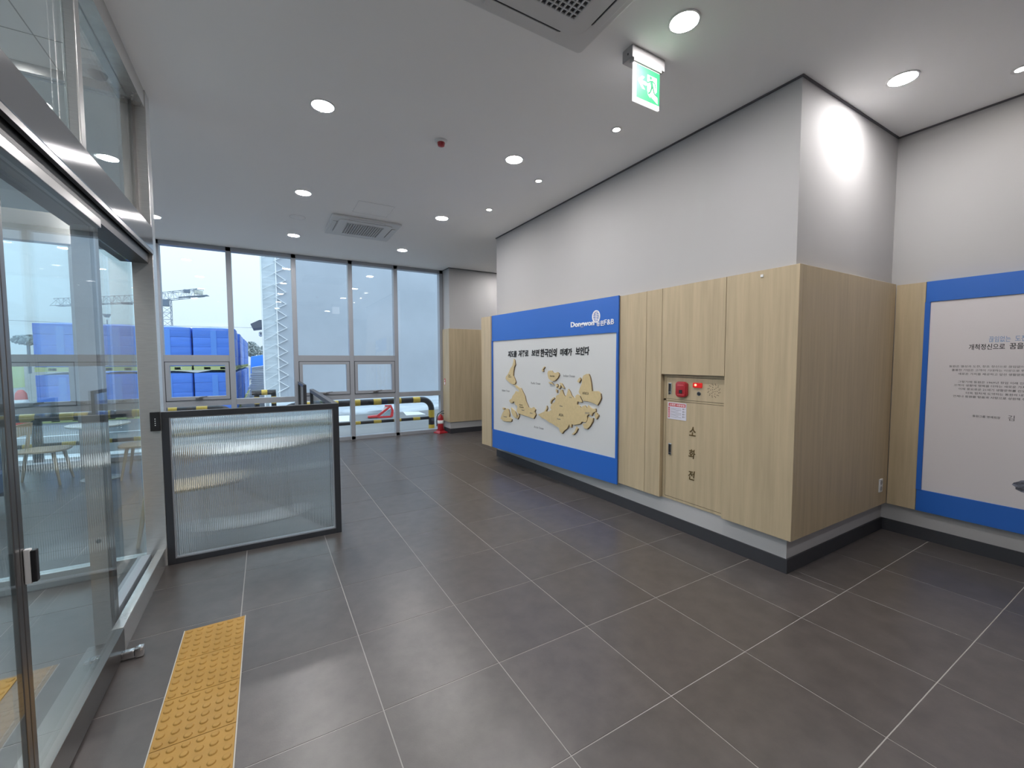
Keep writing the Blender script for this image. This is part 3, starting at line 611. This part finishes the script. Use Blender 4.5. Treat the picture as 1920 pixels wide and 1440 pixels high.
put('lid', MB().box((.652, 3.702, H - .003), (1.088, 4.138, H)), CEIL, hp); ft = MB()
for a, b in (((.645, 3.695), (1.095, 3.70)), ((.645, 4.14), (1.095, 4.145)), ((.645, 3.70), (.65, 4.14)), ((1.09, 3.70), (1.095, 4.14))): ft.box((a[0], a[1], H - .004), (b[0], b[1], H))
put('frame', ft, RIM, hp)
sp_ = thing('ceiling_speaker', 'flush white round speaker left of the far air conditioner', 'speaker', (.028, 4.753, H))
put('cover', MB().lathe((.028, 4.753, H), [(.02, -.008), (.085, -.006), (.095, 0)], 28), CEIL, sp_, smooth=True)
put('rim', ringmesh(.095, .102, -.004, 0).xf(Matrix.Translation((.028, 4.753, H))), RIM, sp_)
fd = thing('fire_detector', 'small red and white detector on the ceiling between the lights', 'fire detector', (1.02, 1.837, H))
put('base', MB().lathe((1.02, 1.837, H), [(.045, -.018), (.055, -.010), (.058, 0)], 24), PLASTW, fd, smooth=True); put('red_cap', MB().lathe((1.02, 1.837, H), [(.012, -.052), (.030, -.045), (.034, -.022), (.034, -.018)], 20), RED, fd, smooth=True)
dc = thing('dome_camera', 'white dome camera on the vestibule ceiling behind the transom glass', 'camera', (-1.342, 2.10, H))
put('base', MB().lathe((-1.342, 2.10, H), [(.055, -.040), (.088, -.032), (.092, 0)], 28), PLASTW, dc, smooth=True); put('dome', MB().lathe((-1.342, 2.10, H), [(.004, -.078), (.025, -.074), (.045, -.060), (.052, -.040)], 24), mat('dome_grey', (.22, .23, .24), .2), dc, smooth=True)
# exit sign
ex = thing('exit_sign', 'green hanging exit sign with running figure and left arrow', 'exit sign', (1.786, .15, H))
XH = mat('sign_housing', (.36, .35, .35), .6)
put('housing', MB().box((1.640, .115, 3.513), (1.940, .205, H)), XH, ex, bevel=.006); put('rail', MB().box((1.652, .112, 3.492), (1.905, .150, 3.513)), XH, ex, bevel=.002); put('screw', MB().box((1.6385, .15, 3.54), (1.640, .158, 3.552)), BLACK, ex)
XW_ = mat('sign_white', (.35, .35, .35), .5, emis=(1, .97, .98), es=.72); XG = mat('sign_green', (.006, .10, .035), .5, emis=(.02, .42, .15), es=.72); XG2 = mat('sign_green_dark', (.004, .07, .03), .5, emis=(.015, .27, .12), es=.6)
put('light_plate', MB().box((1.660, .122, 3.254), (1.898, .136, 3.492)), XW_, ex, bevel=.003)
put('green_field', MB().box((1.684, .1205, 3.282), (1.896, .1222, 3.486)), XG, ex)
FX = frame_of((1.684, .1205, 3.486), (1, 0, 0), (0, 0, 1)); ww, hh = .212, -.204
def sg(name, polys, m, d): 
    q = MB()
    for pl in polys: q.prism([(a * ww, b * hh) for a, b in pl], d, d + .0006, FX)
    return put(name, q, m, ex)
sg('arrow', [[(.04, .47), (.22, .30), (.34, .30), (.22, .43), (.42, .43), (.42, .54), (.22, .54), (.36, .68), (.24, .68)]], WTXT if False else XW_, .0)
sg('doorway', [[(.46, .18), (.87, .18), (.87, .62), (.80, .62), (.92, .80), (.92, .97), (.66, .84), (.60, .78), (.60, .86), (.50, .80), (.46, .66)]], XW_, .0)
def limb(a, b, r):
    d = Vector((b[0] - a[0], b[1] - a[1])).normalized(); n_ = (-d.y * r, d.x * r); return [(a[0] + n_[0], a[1] + n_[1]), (b[0] + n_[0], b[1] + n_[1]), (b[0] - n_[0], b[1] - n_[1]), (a[0] - n_[0], a[1] - n_[1])]
sg('running_figure', [[(.60 + .052 * math.cos(t * PI / 6), .245 + .055 * math.sin(t * PI / 6)) for t in range(12)], limb((.62, .32), (.68, .55), .055), limb((.60, .34), (.50, .42), .022), limb((.50, .42), (.44, .42), .022), limb((.66, .32), (.80, .38), .022), limb((.80, .38), (.82, .50), .022),
    limb((.66, .52), (.58, .70), .028), limb((.58, .70), (.50, .76), .028), limb((.70, .52), (.76, .68), .028), limb((.76, .68), (.90, .74), .026)], XG2, .0008)
# ================================================================= FIRE EXTINGUISHER
fe = thing('fire_extinguisher', 'red fire extinguisher on a red stand at the window corner', 'fire extinguisher', (2.885, 6.90, 0), -.5)
put('stand', MB().lathe((0, 0, 0), [(.155, 0), (.155, .018), (.085, .055), (.085, .085)], 4), RED, fe, world=False)
put('cylinder', MB().lathe((0, 0, 0), [(.062, .058), (.068, .08), (.068, .33), (.055, .375), (.028, .40), (.022, .415)], 28), RED, fe, world=False, smooth=True)
put('label', MB().lathe((0, 0, 0), [(.0685, .215), (.0692, .216), (.0692, .285), (.0685, .286)], 28), WTXT, fe, world=False, smooth=True)
put('valve', MB().cyl((0, 0, .41), .018, .035, 14).box((-.02, -.012, .43), (.02, .012, .45)), CHROME, fe, world=False)
put('lever', MB().tube([(-.02, 0, .44), (.02, 0, .475), (.075, 0, .495)], .009, 8).tube([(-.01, 0, .435), (.06, 0, .44), (.08, 0, .425)], .008, 8), BLACK, fe, world=False)
put('hose', MB().tube([(-.015, 0, .44), (-.05, 0, .43), (-.078, 0, .36), (-.082, 0, .25), (-.080, 0, .15)], .010, 8), BLACK, fe, world=False, smooth=True)
# ================================================================= SEATING
def chair(label, loc, rz):      # faces local +x
    t = thing('dining_chair', label, 'chair', loc, rz, 'oak cafe chairs')
    s = []; n = 20
    for k in range(n):
        a = 2 * PI * k / n; ca, sa = math.cos(a), math.sin(a); s.append((.250 * math.copysign(abs(ca) ** .6, ca) + .035, .245 * math.copysign(abs(sa) ** .6, sa)))
    put('seat', MB().prism(s, .430, .455), WOODC, t, world=False, bevel=.006, smooth=True)
    for sx, sy in ((1, 1), (1, -1)): put('leg', MB().tube([(sx * .17, sy * .16, .432), (sx * .235, sy * .22, 0)], [.022, .013], 10), WOODC, t, world=False, smooth=True)
    for sy in (1, -1): put('leg', MB().tube([(-.255, sy * .215, 0), (-.185, sy * .190, .44), (-.150, sy * .200, .70), (-.140, sy * .200, .76)], [.013, .022, .017, .014], 10), WOODC, t, world=False, smooth=True)
    bk = MB(); n = 10
    for z in (.63, .79):
        for k in range(n + 1):
            y = -.235 + .47 * k / n; xo = -.160 - .045 * (1 - (y / .235) ** 2)
            bk.v += [(xo + (z - .63) * .10, y, z), (xo + .018 + (z - .63) * .10, y, z)]
    m_ = 2 * (n + 1)
    for k in range(n):
        a, b = 2 * k, 2 * k + 2; bk.f += [(a, a + m_, b + m_, b), (a + 1, b + 1, b + 1 + m_, a + 1 + m_), (a, b, b + 1, a + 1), (a + m_, a + 1 + m_, b + 1 + m_, b + m_)]
    bk.f += [(0, 1, 1 + m_, m_), (2 * n, 2 * n + m_, 2 * n + 1 + m_, 2 * n + 1)]; bk.m = [0] * len(bk.f)
    put('backrest', bk, WOODC, t, world=False, bevel=.004, smooth=True)
    return t
c1 = chair('wooden chair left of the white round table, seen through the sliding door', (-3.0, 5.94, 0), 0)
dup(c1, (-1.90, 5.78, 0), PI, 'wooden chair right of the white round table, behind the steel post')
dup(c1, (-1.165, 3.0, 0), .05, 'wooden chair closest to the steel post, behind the vestibule glass')
dup(c1, (-.36, 5.15, 0), PI + .3, 'wooden chair blurred behind the middle of the reeded glass')
TTOP = mat('table_white', (.68, .72, .74), .3); TLEG = mat('table_leg', (.45, .46, .47), .4, .3)
def table(label, loc):
    t = thing('cafe_table', label, 'table', loc, 0, 'white round cafe tables')
    put('table_top', MB().lathe((0, 0, 0), [(.30, .725), (.325, .735), (.325, .752), (.318, .756)], 40), TTOP, t, world=False, smooth=True)
    put('column', MB().cyl((0, 0, .02), .028, .70, 16), TLEG, t, world=False, smooth=True); put('base', MB().lathe((0, 0, 0), [(.21, 0), (.21, .008), (.05, .028), (.03, .05)], 32), TLEG, t, world=False, smooth=True)
    return t
tb1 = table('white round cafe table between two wooden chairs by the window', (-2.40, 5.86, 0))
dup(tb1, (-.60, 3.05, 0), 0, 'white round cafe table just behind the reeded glass partition'); dup(tb1, (-.95, 5.0, 0), 0, 'white round cafe table blurred behind the reeded glass, farther back')
ar = thing('armchair', 'blue upholstered armchair at the left edge behind the door glass', 'armchair', (-3.12, 4.60, 0))
BF = mat('blue_fabric', (.02, .06, .16), .8)
put('seat', MB().box((-3.40, 4.32, .20), (-2.86, 4.88, .42)), BF, ar, bevel=.04, smooth=True); put('backrest', MB().box((-3.48, 4.28, .12), (-3.34, 4.92, .85)), BF, ar, bevel=.04, smooth=True)
for y in (4.27, 4.85): put('armrest', MB().box((-3.42, y, .12), (-2.84, y + .09, .66)), BF, ar, bevel=.03, smooth=True)
for a, b in ((-3.40, 4.33), (-2.90, 4.33), (-3.40, 4.86), (-2.90, 4.86)): put('leg', MB().cyl((a, b, 0), .015, .2, 10), WOODC, ar)
# ================================================================= OUTSIDE
G = -.15
struct('ground', MB().box((-90, 7.26, G - .1), (60, 220, G)), mat('yard_concrete', (.22, .222, .222), .85, noise=.15, nscale=.6), 'grey concrete yard outside the windows')
struct('ground_side', MB().box((-90, -60, G - .1), (-6.25, 7.26, G)), mat('yard_concrete', (0, 0, 0)))
YEL = mat('pipe_yellow', (.62, .43, .055), .35, noise=.08, nscale=30); PBLK = mat('pipe_black', (.018, .018, .022), .35)
def rail(label, x0, x1, y, zt_, zm, endl, endr, ph=0):
    t = thing('guard_rail', label, 'guard rail', ((x0 + x1) / 2, y, G), 0); r = .070; R = .24
    pts = []
    if endl: pts += [(x0, y, G)] + [(x0 + R * (1 - math.sin(a)), y, zt_ - R + R * math.cos(a)) for a in [PI / 2 - k * PI / 12 for k in range(0, 7)]]
    else: pts += [(x0, y, zt_)]
    if endr: pts += [(x1 - R + R * math.sin(a), y, zt_ - R + R * math.cos(a)) for a in [k * PI / 12 for k in range(0, 7)]] + [(x1, y, G)]
    else: pts += [(x1, y, zt_)]
    put('pipe', MB().tube(pts, r, 20), PBLK, t, smooth=True)
    if zm is not None: put('mid_pipe', MB().tube([(x0, y, zm), (x1, y, zm)], .036, 14), PBLK, t, smooth=True)
    x = x1 - R - .05 - .17 - ph
    lo = x0 + (R if endl else 0)
    while x > lo:
        put('yellow_band', MB().tube([(x, y, zt_), (x + .17, y, zt_)], r + .003, 20), YEL, t, smooth=True)
        if zm is not None: put('yellow_band', MB().tube([(x, y, zm), (x + .17, y, zm)], .0385, 14), YEL, t, smooth=True)
        x -= .455
    px_ = ([x0] if endl else []) + ([x1] if endr else [])
    n = int((x1 - x0) / 3.2)
    for k in range(1, n + 1):
        xx = x0 + (x1 - x0) * k / (n + 1); put('post', MB().cyl((xx, y, G), r - .005, zt_ - G, 20), PBLK, t, smooth=True)
    for xx in px_:
        for z in (G + .02, zt_ - R - .20): put('yellow_band', MB().cyl((xx, y, z), r + .003, .18, 20), YEL, t, smooth=True)
    return t
rail('black and yellow striped pipe rail outside, beside the fire extinguisher', -.15, 3.03, 7.9, .667, .215, True, True)
rail('black and yellow striped pipe rail outside the left windows', -9.0, -1.0, 7.9, .690, .226, False, True, .1)
ug = thing('guard_hoop', 'short black and yellow pipe hoop in the yard gap', 'guard rail', (-.45, 9.8, G))
put('pipe', MB().tube([(-.72, 9.8, .85), (-.22, 9.8, .85)], .062, 18), PBLK, ug, smooth=True)
for x in (-.62, -.27): put('post', MB().cyl((x, 9.8, G), .055, .95, 18), PBLK, ug, smooth=True); put('yellow_band', MB().cyl((x, 9.8, .58), .058, .17, 18), YEL, ug, smooth=True)
put('yellow_band', MB().tube([(-.52, 9.8, .85), (-.40, 9.8, .85)], .065, 18), YEL, ug, smooth=True)
# wrapped pallet loads
WRAP = mat('blue_wrap', (.085, .23, .76), .42, noise=.08, nscale=2.5, stretch=(.6, .6, 4), bump=.25, bscale=7, rnd=.06); WRAPL = mat('blue_wrap_seam', (.12, .30, .80), .35)
PALY = mat('pallet_yellow', (.52, .56, .24), .7)
def pallet(t, world=False, w=1.15):
    h = w / 2; mb = MB().box((-h, -h, .10), (h, h, .13)).box((-h, -h, 0), (h, h, .02))
    put('pallet_deck', mb, PALY, t, world=False)
    for y in (-h + .06, 0, h - .06):
        for x in (-h + .14, 0, h - .14): put('pallet_block', MB().box((x - .13, y - .06, .02), (x + .13, y + .06, .10)), PALY, t, world=False)
def load(label, loc):
    t = thing('pallet_load', label, 'pallet load', loc, 0, 'blue wrapped pallet loads'); h = .575; pallet(t)
    random.seed(3)
    for k in range(4):
        z0 = .135 + k * .308; z1_ = z0 + .307; j = random.uniform(-.008, .008); b = .012
        put('wrapped_tier', MB().prism(rr(h + j, h + j, .05, 3), z0, z1_), WRAP, t, world=False, bevel=b, smooth=True, segs=3)
    put('wrap_fold', MB().box((-.10, -h - .012, .14), (.06, -h - .003, 1.30)), WRAPL, t, world=False, bevel=.003)
    tp_ = MB(); n = 8
    for i in range(n + 1):
        for j in range(n + 1):
            u, v = i / n * 2 - 1, j / n * 2 - 1; tp_.v.append((u * h * .98, v * h * .98, 1.366 + .07 * (1 - u * u) * (1 - v * v)))
    for i in range(n):
        for j in range(n): a = i * (n + 1) + j; tp_.f.append((a, a + n + 1, a + n + 2, a + 1)); tp_.m.append(0)
    tp_.v += [(-h * .98, -h * .98, 1.33), (h * .98, -h * .98, 1.33), (h * .98, h * .98, 1.33), (-h * .98, h * .98, 1.33)]; q = (n + 1) ** 2
    tp_.f += [(q, q + 3, q + 2, q + 1)] + [(q, q + 1, n * (n + 1), 0), (q + 1, q + 2, q - 1, n * (n + 1)), (q + 2, q + 3, n, q - 1), (q + 3, q, 0, n)]; tp_.m += [0] * 5
    put('top_sheet', tp_, WRAP, t, world=False, smooth=True)
    return t
xs = [-1.845, -3.04, -4.235, -5.43]; nm = ['rightmost', 'second from the right', 'third from the right', 'leftmost']; LZ = 1.462
L0 = None
for i, x in enumerate(xs):
    for tier in (0, 1):
        lab = '%s blue wrapped load of the front row, %s tier' % (nm[i], ('lower', 'upper')[tier])
        if L0 is None: L0 = load(lab, (x, 15.6, G))
        else: dup(L0, (x, 15.6, G + tier * LZ), 0, lab)
ordn = ['second', 'third', 'fourth', 'fifth', 'sixth', 'seventh', 'eighth', 'ninth']
for r_ in range(8):
    for tier in (0, 1): dup(L0, (-1.86 + random.uniform(-.03, .02), 15.6 + 1.5 * (r_ + 1), G + tier * LZ), random.uniform(-.02, .02), 'blue wrapped load at the receding right side, %s row back, %s tier' % (ordn[r_], ('lower', 'upper')[tier]))
    if r_ % 2 == 0: dup(L0, (-5.43, 15.6 + 1.5 * (r_ + 1), G), 0, 'blue wrapped load at the left side, %s row back' % ordn[r_])
tpl = thing('tarpaulin_pile', 'bright blue tarpaulin covered pile far behind the pallet loads', 'tarpaulin', (-.3, 45, G))
put('cover', MB().prism([(-1.55, G), (1.2, G), (1.1, 1.9), (-.2, 2.25), (-1.45, 2.05)], -3, 0, frame_of((-.15, 45, 0), (1, 0, 0), (0, 0, 1))), mat('tarp_blue', (.03, .22, .80), .4, bump=.3, nscale=3), tpl, bevel=.1, smooth=True)
put('skirt', MB().box((-1.5, 44.3, G), (-.6, 44.9, .9)), mat('tarp_blue', (.03, .22, .8)), tpl, bevel=.2, smooth=True)
wp = thing('white_board_stack', 'stack of white boards on the ground left of the tent edge', 'board stack', (-.75, 20.8, G)); WB = mat('white_board', (.88, .90, .88), .6)
random.seed(5)
for k in range(15):
    a = random.uniform(-.12, .12); put('board', MB().box((-1.13 + a * .5 + k * .012, 20.2, G + k * .085), (-.30 + a * .5, 21.8, G + k * .085 + .074)), WB, wp)
for k in range(4): put('board', MB().box((-.42, -.7, 0), (.45, .7, .05)).xf(Matrix.Translation((-.55, 21.0, G + 15 * .085 + .07 * k)) @ Matrix.Rotation(-.10 - .02 * k, 4, 'Y')), WB, wp)
# pale yellow pallets
yp = None
LEV = ['lowest on the ground'] + ['%s from the ground' % q for q in ('second','third','fourth','fifth','sixth','seventh')] + ['%s from the top' % q for q in ('seventh','sixth','fifth','fourth','third','second')] + ['topmost']
PGR = mat('pallet_green', (.48, .56, .22), .7)
for c, (x, lab) in enumerate(((-15.55, 'right column'), (-16.85, 'left column'))):
    for k in range(14):
        if yp is None:
            yp = thing('empty_pallet', 'x', 'pallet', (x, 40, G), 0, 'yellow green empty pallets stacked beside the blue loads'); h = .6
            put('deck', MB().box((-h, -h, .125), (h, h, .155)).box((-h, -h, 0), (h, h, .02)), PGR, yp, world=False)
            put('blocks', MB().box((-h, -h, .02), (-h + .16, h, .125)).box((-.09, -h, .02), (.09, h, .125)).box((h - .16, -h, .02), (h, h, .125)), PGR, yp, world=False); o = yp
        else: o = dup(yp, (x, 40, G + k * .158))
        o['label'] = 'yellow green empty pallet, %s left of the blue loads, %s' % (lab, LEV[k])
# traffic cone
cn = thing('traffic_cone', 'red traffic cone with white band outside the left window', 'traffic cone', (-5.97, 14.1, G)); CR = mat('cone_red', (.62, .06, .03), .5)
put('base', MB().box((-6.2, 13.87, G), (-5.74, 14.33, G + .05)), CR, cn, bevel=.02)
put('body', MB().lathe((-5.97, 14.1, G), [(.19, .05), (.165, .35), (.16, .42), (.13, .65), (.125, .72), (.105, .92), (.06, 1.0), (.02, 1.02)], 24), CR, cn, smooth=True)
put('white_band', MB().lathe((-5.97, 14.1, G), [(.142, .60), (.139, .60), (.124, .76), (.120, .76)][0:0] or [(.140, .60), (.1405, .601), (.1235, .759), (.123, .76)], 24), WTXT, cn, smooth=True)
# toppled red barrier
ba = thing('fallen_barrier', 'red and white plastic barrier lying toppled on the yard', 'barrier', (2.65, 11.3, G)); CRB = mat('barrier_red', (.60, .045, .05), .4)
FBa = frame_of((2.35, 11.25, G), (.985, -.17, 0), (0, .05, 1))
def bar(a, b, r0, r1, d0=-.05, d1=.05):
    d = Vector((b[0] - a[0], b[1] - a[1])).normalized(); n_ = Vector((-d.y, d.x)); A = Vector(a); B_ = Vector(b); return [tuple(A + n_ * r0), tuple(B_ + n_ * r1), tuple(B_ - n_ * r1), tuple(A - n_ * r0)]
put('frame_bar', MB().prism(bar((-.14, .045), (.18, .055), .025, .035), -.25, .05, FBa), CRB, ba, bevel=.01); put('frame_bar', MB().prism(bar((.14, .06), (.52, .34), .035, .03), -.05, .05, FBa), CRB, ba, bevel=.01)
put('frame_bar', MB().prism([(.50, .02), (.60, .03), (.62, .22), (.57, .36), (.52, .37), (.55, .2)], -.06, .06, FBa), CRB, ba, bevel=.01); put('frame_bar', MB().prism(bar((.15, .03), (.56, .03), .028, .028), -.05, .05, FBa), CRB, ba, bevel=.01); put('frame_bar', MB().prism(bar((.36, .37), (.56, .37), .018, .02), -.05, .05, FBa), CRB, ba, bevel=.008)
put('white_panel', MB().prism([(.22, .12), (.36, .36), (.50, .35)], -.02, .02, FBa), WTXT, ba); put('grey_panel', MB().prism([(.28, .06), (.54, .06), (.53, .28)], -.02, .02, FBa), mat('barrier_grey', (.30, .42, .48), .5), ba)
# ground markings / mats
for i, q in enumerate((((3.42, 11.39), (4.04, 11.32), (4.07, 12.14), (3.60, 12.38)), ((1.33, 11.01), (1.63, 10.96), (1.86, 12.33), (1.53, 12.38)), ((-7.4, 12.0), (-3.2, 12.0), (-3.2, 12.10), (-7.4, 12.10)), ((-14, 20.0), (-6.4, 20.0), (-6.4, 20.15), (-14, 20.15)), ((-5, 8.9), (-2.2, 8.6), (-2.2, 8.95), (-5, 9.3)))):
    tag(put('ground_marking', MB().prism(list(q), G, G + .006), WTXT, None), ('white sheet on the yard right of the red barrier', 'white sheet on the yard left of the red barrier', 'white line on the yard before the blue loads', 'white line on the yard far left', 'pale painted patch outside the left window')[i], 'marking')
# ---- tent warehouse with laced curtain
TENT = mat('tent_fabric', (.455, .50, .56), .55, noise=.05, nscale=.8, bump=.04, bscale=1.5); TENT2 = mat('tent_flap', (.60, .67, .72), .45, bump=.6, bscale=3, nscale=3, stretch=(.5, .5, 5), noise=.08)
te = thing('tent_warehouse', 'tall grey fabric tent with zigzag laced edge outside the windows', 'tent', (4, 14, G))
TYf = 13.2
put('front_curtain', MB().box((-.06, TYf, G), (14, TYf + .04, 9.5)), TENT, te)
fl = MB(); ny = 60
for k in range(ny + 1):
    z = G + (9.65) * k / ny; w1 = .012 * math.sin(k * 1.9); 
    for q in range(7):
        u = q / 6; fl.v.append((-.455 + .40 * u, TYf + .01 + .02 * math.sin(u * 5 + k * .9) * (1 - u) + w1 * u, z))
for k in range(ny):
    for q in range(6): a = k * 7 + q; fl.f.append((a, a + 1, a + 8, a + 7)); fl.m.append(0)
fl.box((-.45, TYf + .035, G), (-.05, TYf + .06, 9.5)); put('side_flap', fl, TENT2, te, smooth=True)
put('side_wall', MB().box((-.45, TYf + .06, G), (-.40, 19.4, 9.5)), TENT, te); put('roof', MB().box((-.45, TYf, 9.5), (14, 19.4, 9.6)), TENT, te)
WR = mat('white_rope', (.90, .92, .93), .6)
put('edge_tube', MB().tube([(-.455, TYf - .01, G), (-.455, TYf - .01, 9.5)], .022, 8), WR, te, smooth=True); put('lace_pole', MB().tube([(-.06, TYf - .015, G + .3), (-.06, TYf - .015, 9.5)], .018, 8), WR, te, smooth=True)
z = .62; k = 0; pts = [(-.10, TYf - .03, z)]
while z < 9.2:
    z += .185; pts.append((.20 if k % 2 == 0 else -.10, TYf - .03, z + (.0 if k % 2 else -.02))); k += 1
put('zigzag_lacing', MB().tube(pts, .018, 6), WR, te)
ga = MB(); z = .8
while z < 9: ga.tube([(-.10, TYf - .02, z + .1), (-.42, TYf - .02, z - .10)], .006, 5); z += .31
put('guy_lines', ga, WR, te)
# rumpled plastic along the tent foot
hp_ = MB(); nx, nk = 150, 10; random.seed(11)
import mathutils.noise as mn
for i in range(nx + 1):
    x = -.35 + 12.5 * i / nx
    for j in range(nk + 1):
        a = PI * j / nk; nzv = mn.noise(Vector((x * .9, j * .9, 0))) ; h_ = .52 + .10 * mn.noise(Vector((x * .35, 3, 1)))
        fold = .045 * mn.noise(Vector((x * .8, j * 1.7, 5)))
        hp_.v.append((x, 12.78 - .36 * math.cos(a) * (1 + .2 * nzv), max(G, G + (h_ * 1.1 * (.85 + .12 * nzv)) * (j / nk if j < nk else 1) ** .75 + fold * (j > 0))))
for i in range(nx):
    for j in range(nk): a = i * (nk + 1) + j; hp_.f.append((a, a + nk + 1, a + nk + 2, a + 1)); hp_.m.append(0)
pls = put('plastic_sheeting', hp_, mat('clear_sheeting', (.52, .58, .63), .2, bump=1.0, nscale=3.5, stretch=(.35, 1, 3.2), coat=.6, noise=.12), None, smooth=True)
tag(pls, 'rumpled pale plastic sheeting heaped along the foot of the tent', 'plastic sheet'); pls['kind'] = 'stuff'
# canopy and camera by the tent edge
cy = thing('roof_canopy', 'dark grey canopy sticking out left of the tent edge', 'canopy', (-.5, 24, 3.3)); GD = mat('canopy_grey', (.16, .17, .19), .6)
put('roof', MB().prism([(-1.02, 3.50), (-.92, 3.28), (-.30, 3.38), (-.30, 3.74), (-.62, 3.72)], -1, 1, frame_of((0, 24.5, 0), (1, 0, 0), (0, 0, 1))), GD, cy); put('support', MB().box((-.52, 24, G), (-.42, 24.1, 3.3)), PLASTW, cy)
cc = thing('outdoor_camera', 'small grey camera hanging under the canopy', 'camera', (-.6, 23.9, 3.05)); put('body', MB().lathe((-.58, 23.9, 2.88), [(.02, 0), (.09, .05), (.10, .2), (.04, .26)], 14), PLASTW, cc, smooth=True); put('lens', MB().cyl((-.58, 23.78, 3.02), .03, .03, 10, axis='y'), BLACK, cc)
# tower crane
CG = mat('crane_steel', (.16, .20, .26), .6)
cr_ = thing('tower_crane', 'grey lattice tower crane beyond the blue loads', 'tower crane', (-13.1, 80, G))
def lattice(name, a, b, w_, n, r=.04, tri=False):
    a = Vector(a); b = Vector(b); d = (b - a).normalized(); up = Vector((0, 0, 1)) if abs(d.z) < .9 else Vector((0, 1, 0)); s = d.cross(up).normalized(); up = s.cross(d).normalized(); h_ = w_ / 2
    cs = [s * h_ + up * h_, -s * h_ + up * h_, -s * h_ - up * h_, s * h_ - up * h_] if not tri else [up * h_, -s * h_ - up * h_, s * h_ - up * h_]
    mb = MB(); m_ = len(cs)
    for c in cs: mb.tube([a + c, b + c], r, 5)
    for k in range(n):
        p, q = a + (b - a) * (k / n), a + (b - a) * ((k + 1) / n)
        for i in range(m_): mb.tube([(p if k % 2 else q) + cs[i], (q if k % 2 else p) + cs[(i + 1) % m_]], r * .6, 4, cap=False); mb.tube([p + cs[i], p + cs[(i + 1) % m_]], r * .5, 4, cap=False)
    return put(name, mb, CG, cr_)
lattice('mast', (-13.1, 80, G), (-13.1, 80, 11.0), 1.15, 11); lattice('jib', (-13.1, 80, 11.25), (-28.2, 90, 10.72), 1.15, 22, .036, True); lattice('counter_jib', (-13.1, 80, 11.4), (-8.4, 77.5, 12.0), 1.1, 7, .036)
put('deck', MB().prism([(-11.4, 11.15), (-7.6, 11.70), (-7.9, 11.88), (-11.4, 11.3)], -.2, .2, frame_of((0, 78.8, 0), (1, 0, 0), (0, 0, 1))), CG, cr_)
put('ballast', MB().box((-9.3, 77.2, 11.75), (-8.3, 78.0, 12.25)), mat('ballast', (.55, .56, .50), .8), cr_, bevel=.03); put('cabin', MB().box((-13.6, 79.2, 9.9), (-12.7, 80, 10.9)), CG, cr_, bevel=.05)
put('winch', MB().box((-10.6, 77.6, 11.9), (-9.9, 78.3, 12.35)).tube([(-9.4, 77.8, 12.3), (-8.9, 77.8, 12.65), (-8.5, 77.8, 12.5)], .06, 5), CG, cr_); put('trolley', MB().box((-19.0, 83.6, 10.35), (-17.8, 84.4, 10.6)), CG, cr_)
# street lamp, distant trees
lp = thing('street_lamp', 'small dark street lamp above the blue loads', 'street lamp', (-15.1, 60, G)); put('pole', MB().cyl((-15.1, 60, G), .05, 6.3, 8), CG, lp); put('lamp_head', MB().prism([(-.32, 6.75), (.32, 6.75), (.16, 6.40), (-.16, 6.40)], -.2, .2, frame_of((-15.1, 60, 0), (1, 0, 0), (0, 0, 1))), CG, lp)
FOL = mat('far_foliage', (.26, .30, .30), .9)
def tree(label, c, w_, h_, seed):
    random.seed(seed); t = thing('tree', label, 'tree', (c[0], c[1], G), 0, 'distant trees'); put('trunk', MB().tube([(c[0], c[1], G), (c[0], c[1], c[2])], .2, 7), CG, t); mb = MB()
    for k in range(420):
        th = random.uniform(0, 2 * PI); rr_ = random.random() ** .5; z = random.uniform(-1, 1); q = math.sqrt(max(0, 1 - z * z)) * rr_
        p = Vector((c[0] + w_ * q * math.cos(th), c[1] + w_ * q * math.sin(th), c[2] + h_ * z)); s_ = random.uniform(.12, .30)
        a = Vector((random.uniform(-1, 1), random.uniform(-1, 1), random.uniform(-1, 1))).normalized() * s_; b = a.orthogonal().normalized() * s_
        mb.add([p - a, p + b, p + a, p - b], [(0, 1, 2, 3)])
    put('crown', mb, FOL, t)['kind'] = 'stuff'
tree('grey distant tree left of the blue loads', (-31.2, 90, 4.9), 1.7, .7, 1); tree('pale distant tree between the loads and the tent', (-3.0, 110, 4.3), 1.6, 1.6, 2); tree('pale distant tree beside the tent edge', (-.6, 118, 3.9), 2.2, 1.3, 3)
wl = MB()
for x0, y0_, z0_, x1, y1_, z1_ in ((-60, 70, 7.2, 20, 70, 6.6),): wl.tube([(x0, y0_, z0_), ((x0 + x1) / 2, y0_, min(z0_, z1_) - .3), (x1, y1_, z1_)], .02, 4)
tag(put('overhead_cable', wl, CG, None), 'thin overhead cable crossing the sky above the loads', 'cable')
bpy.context.view_layer.update()
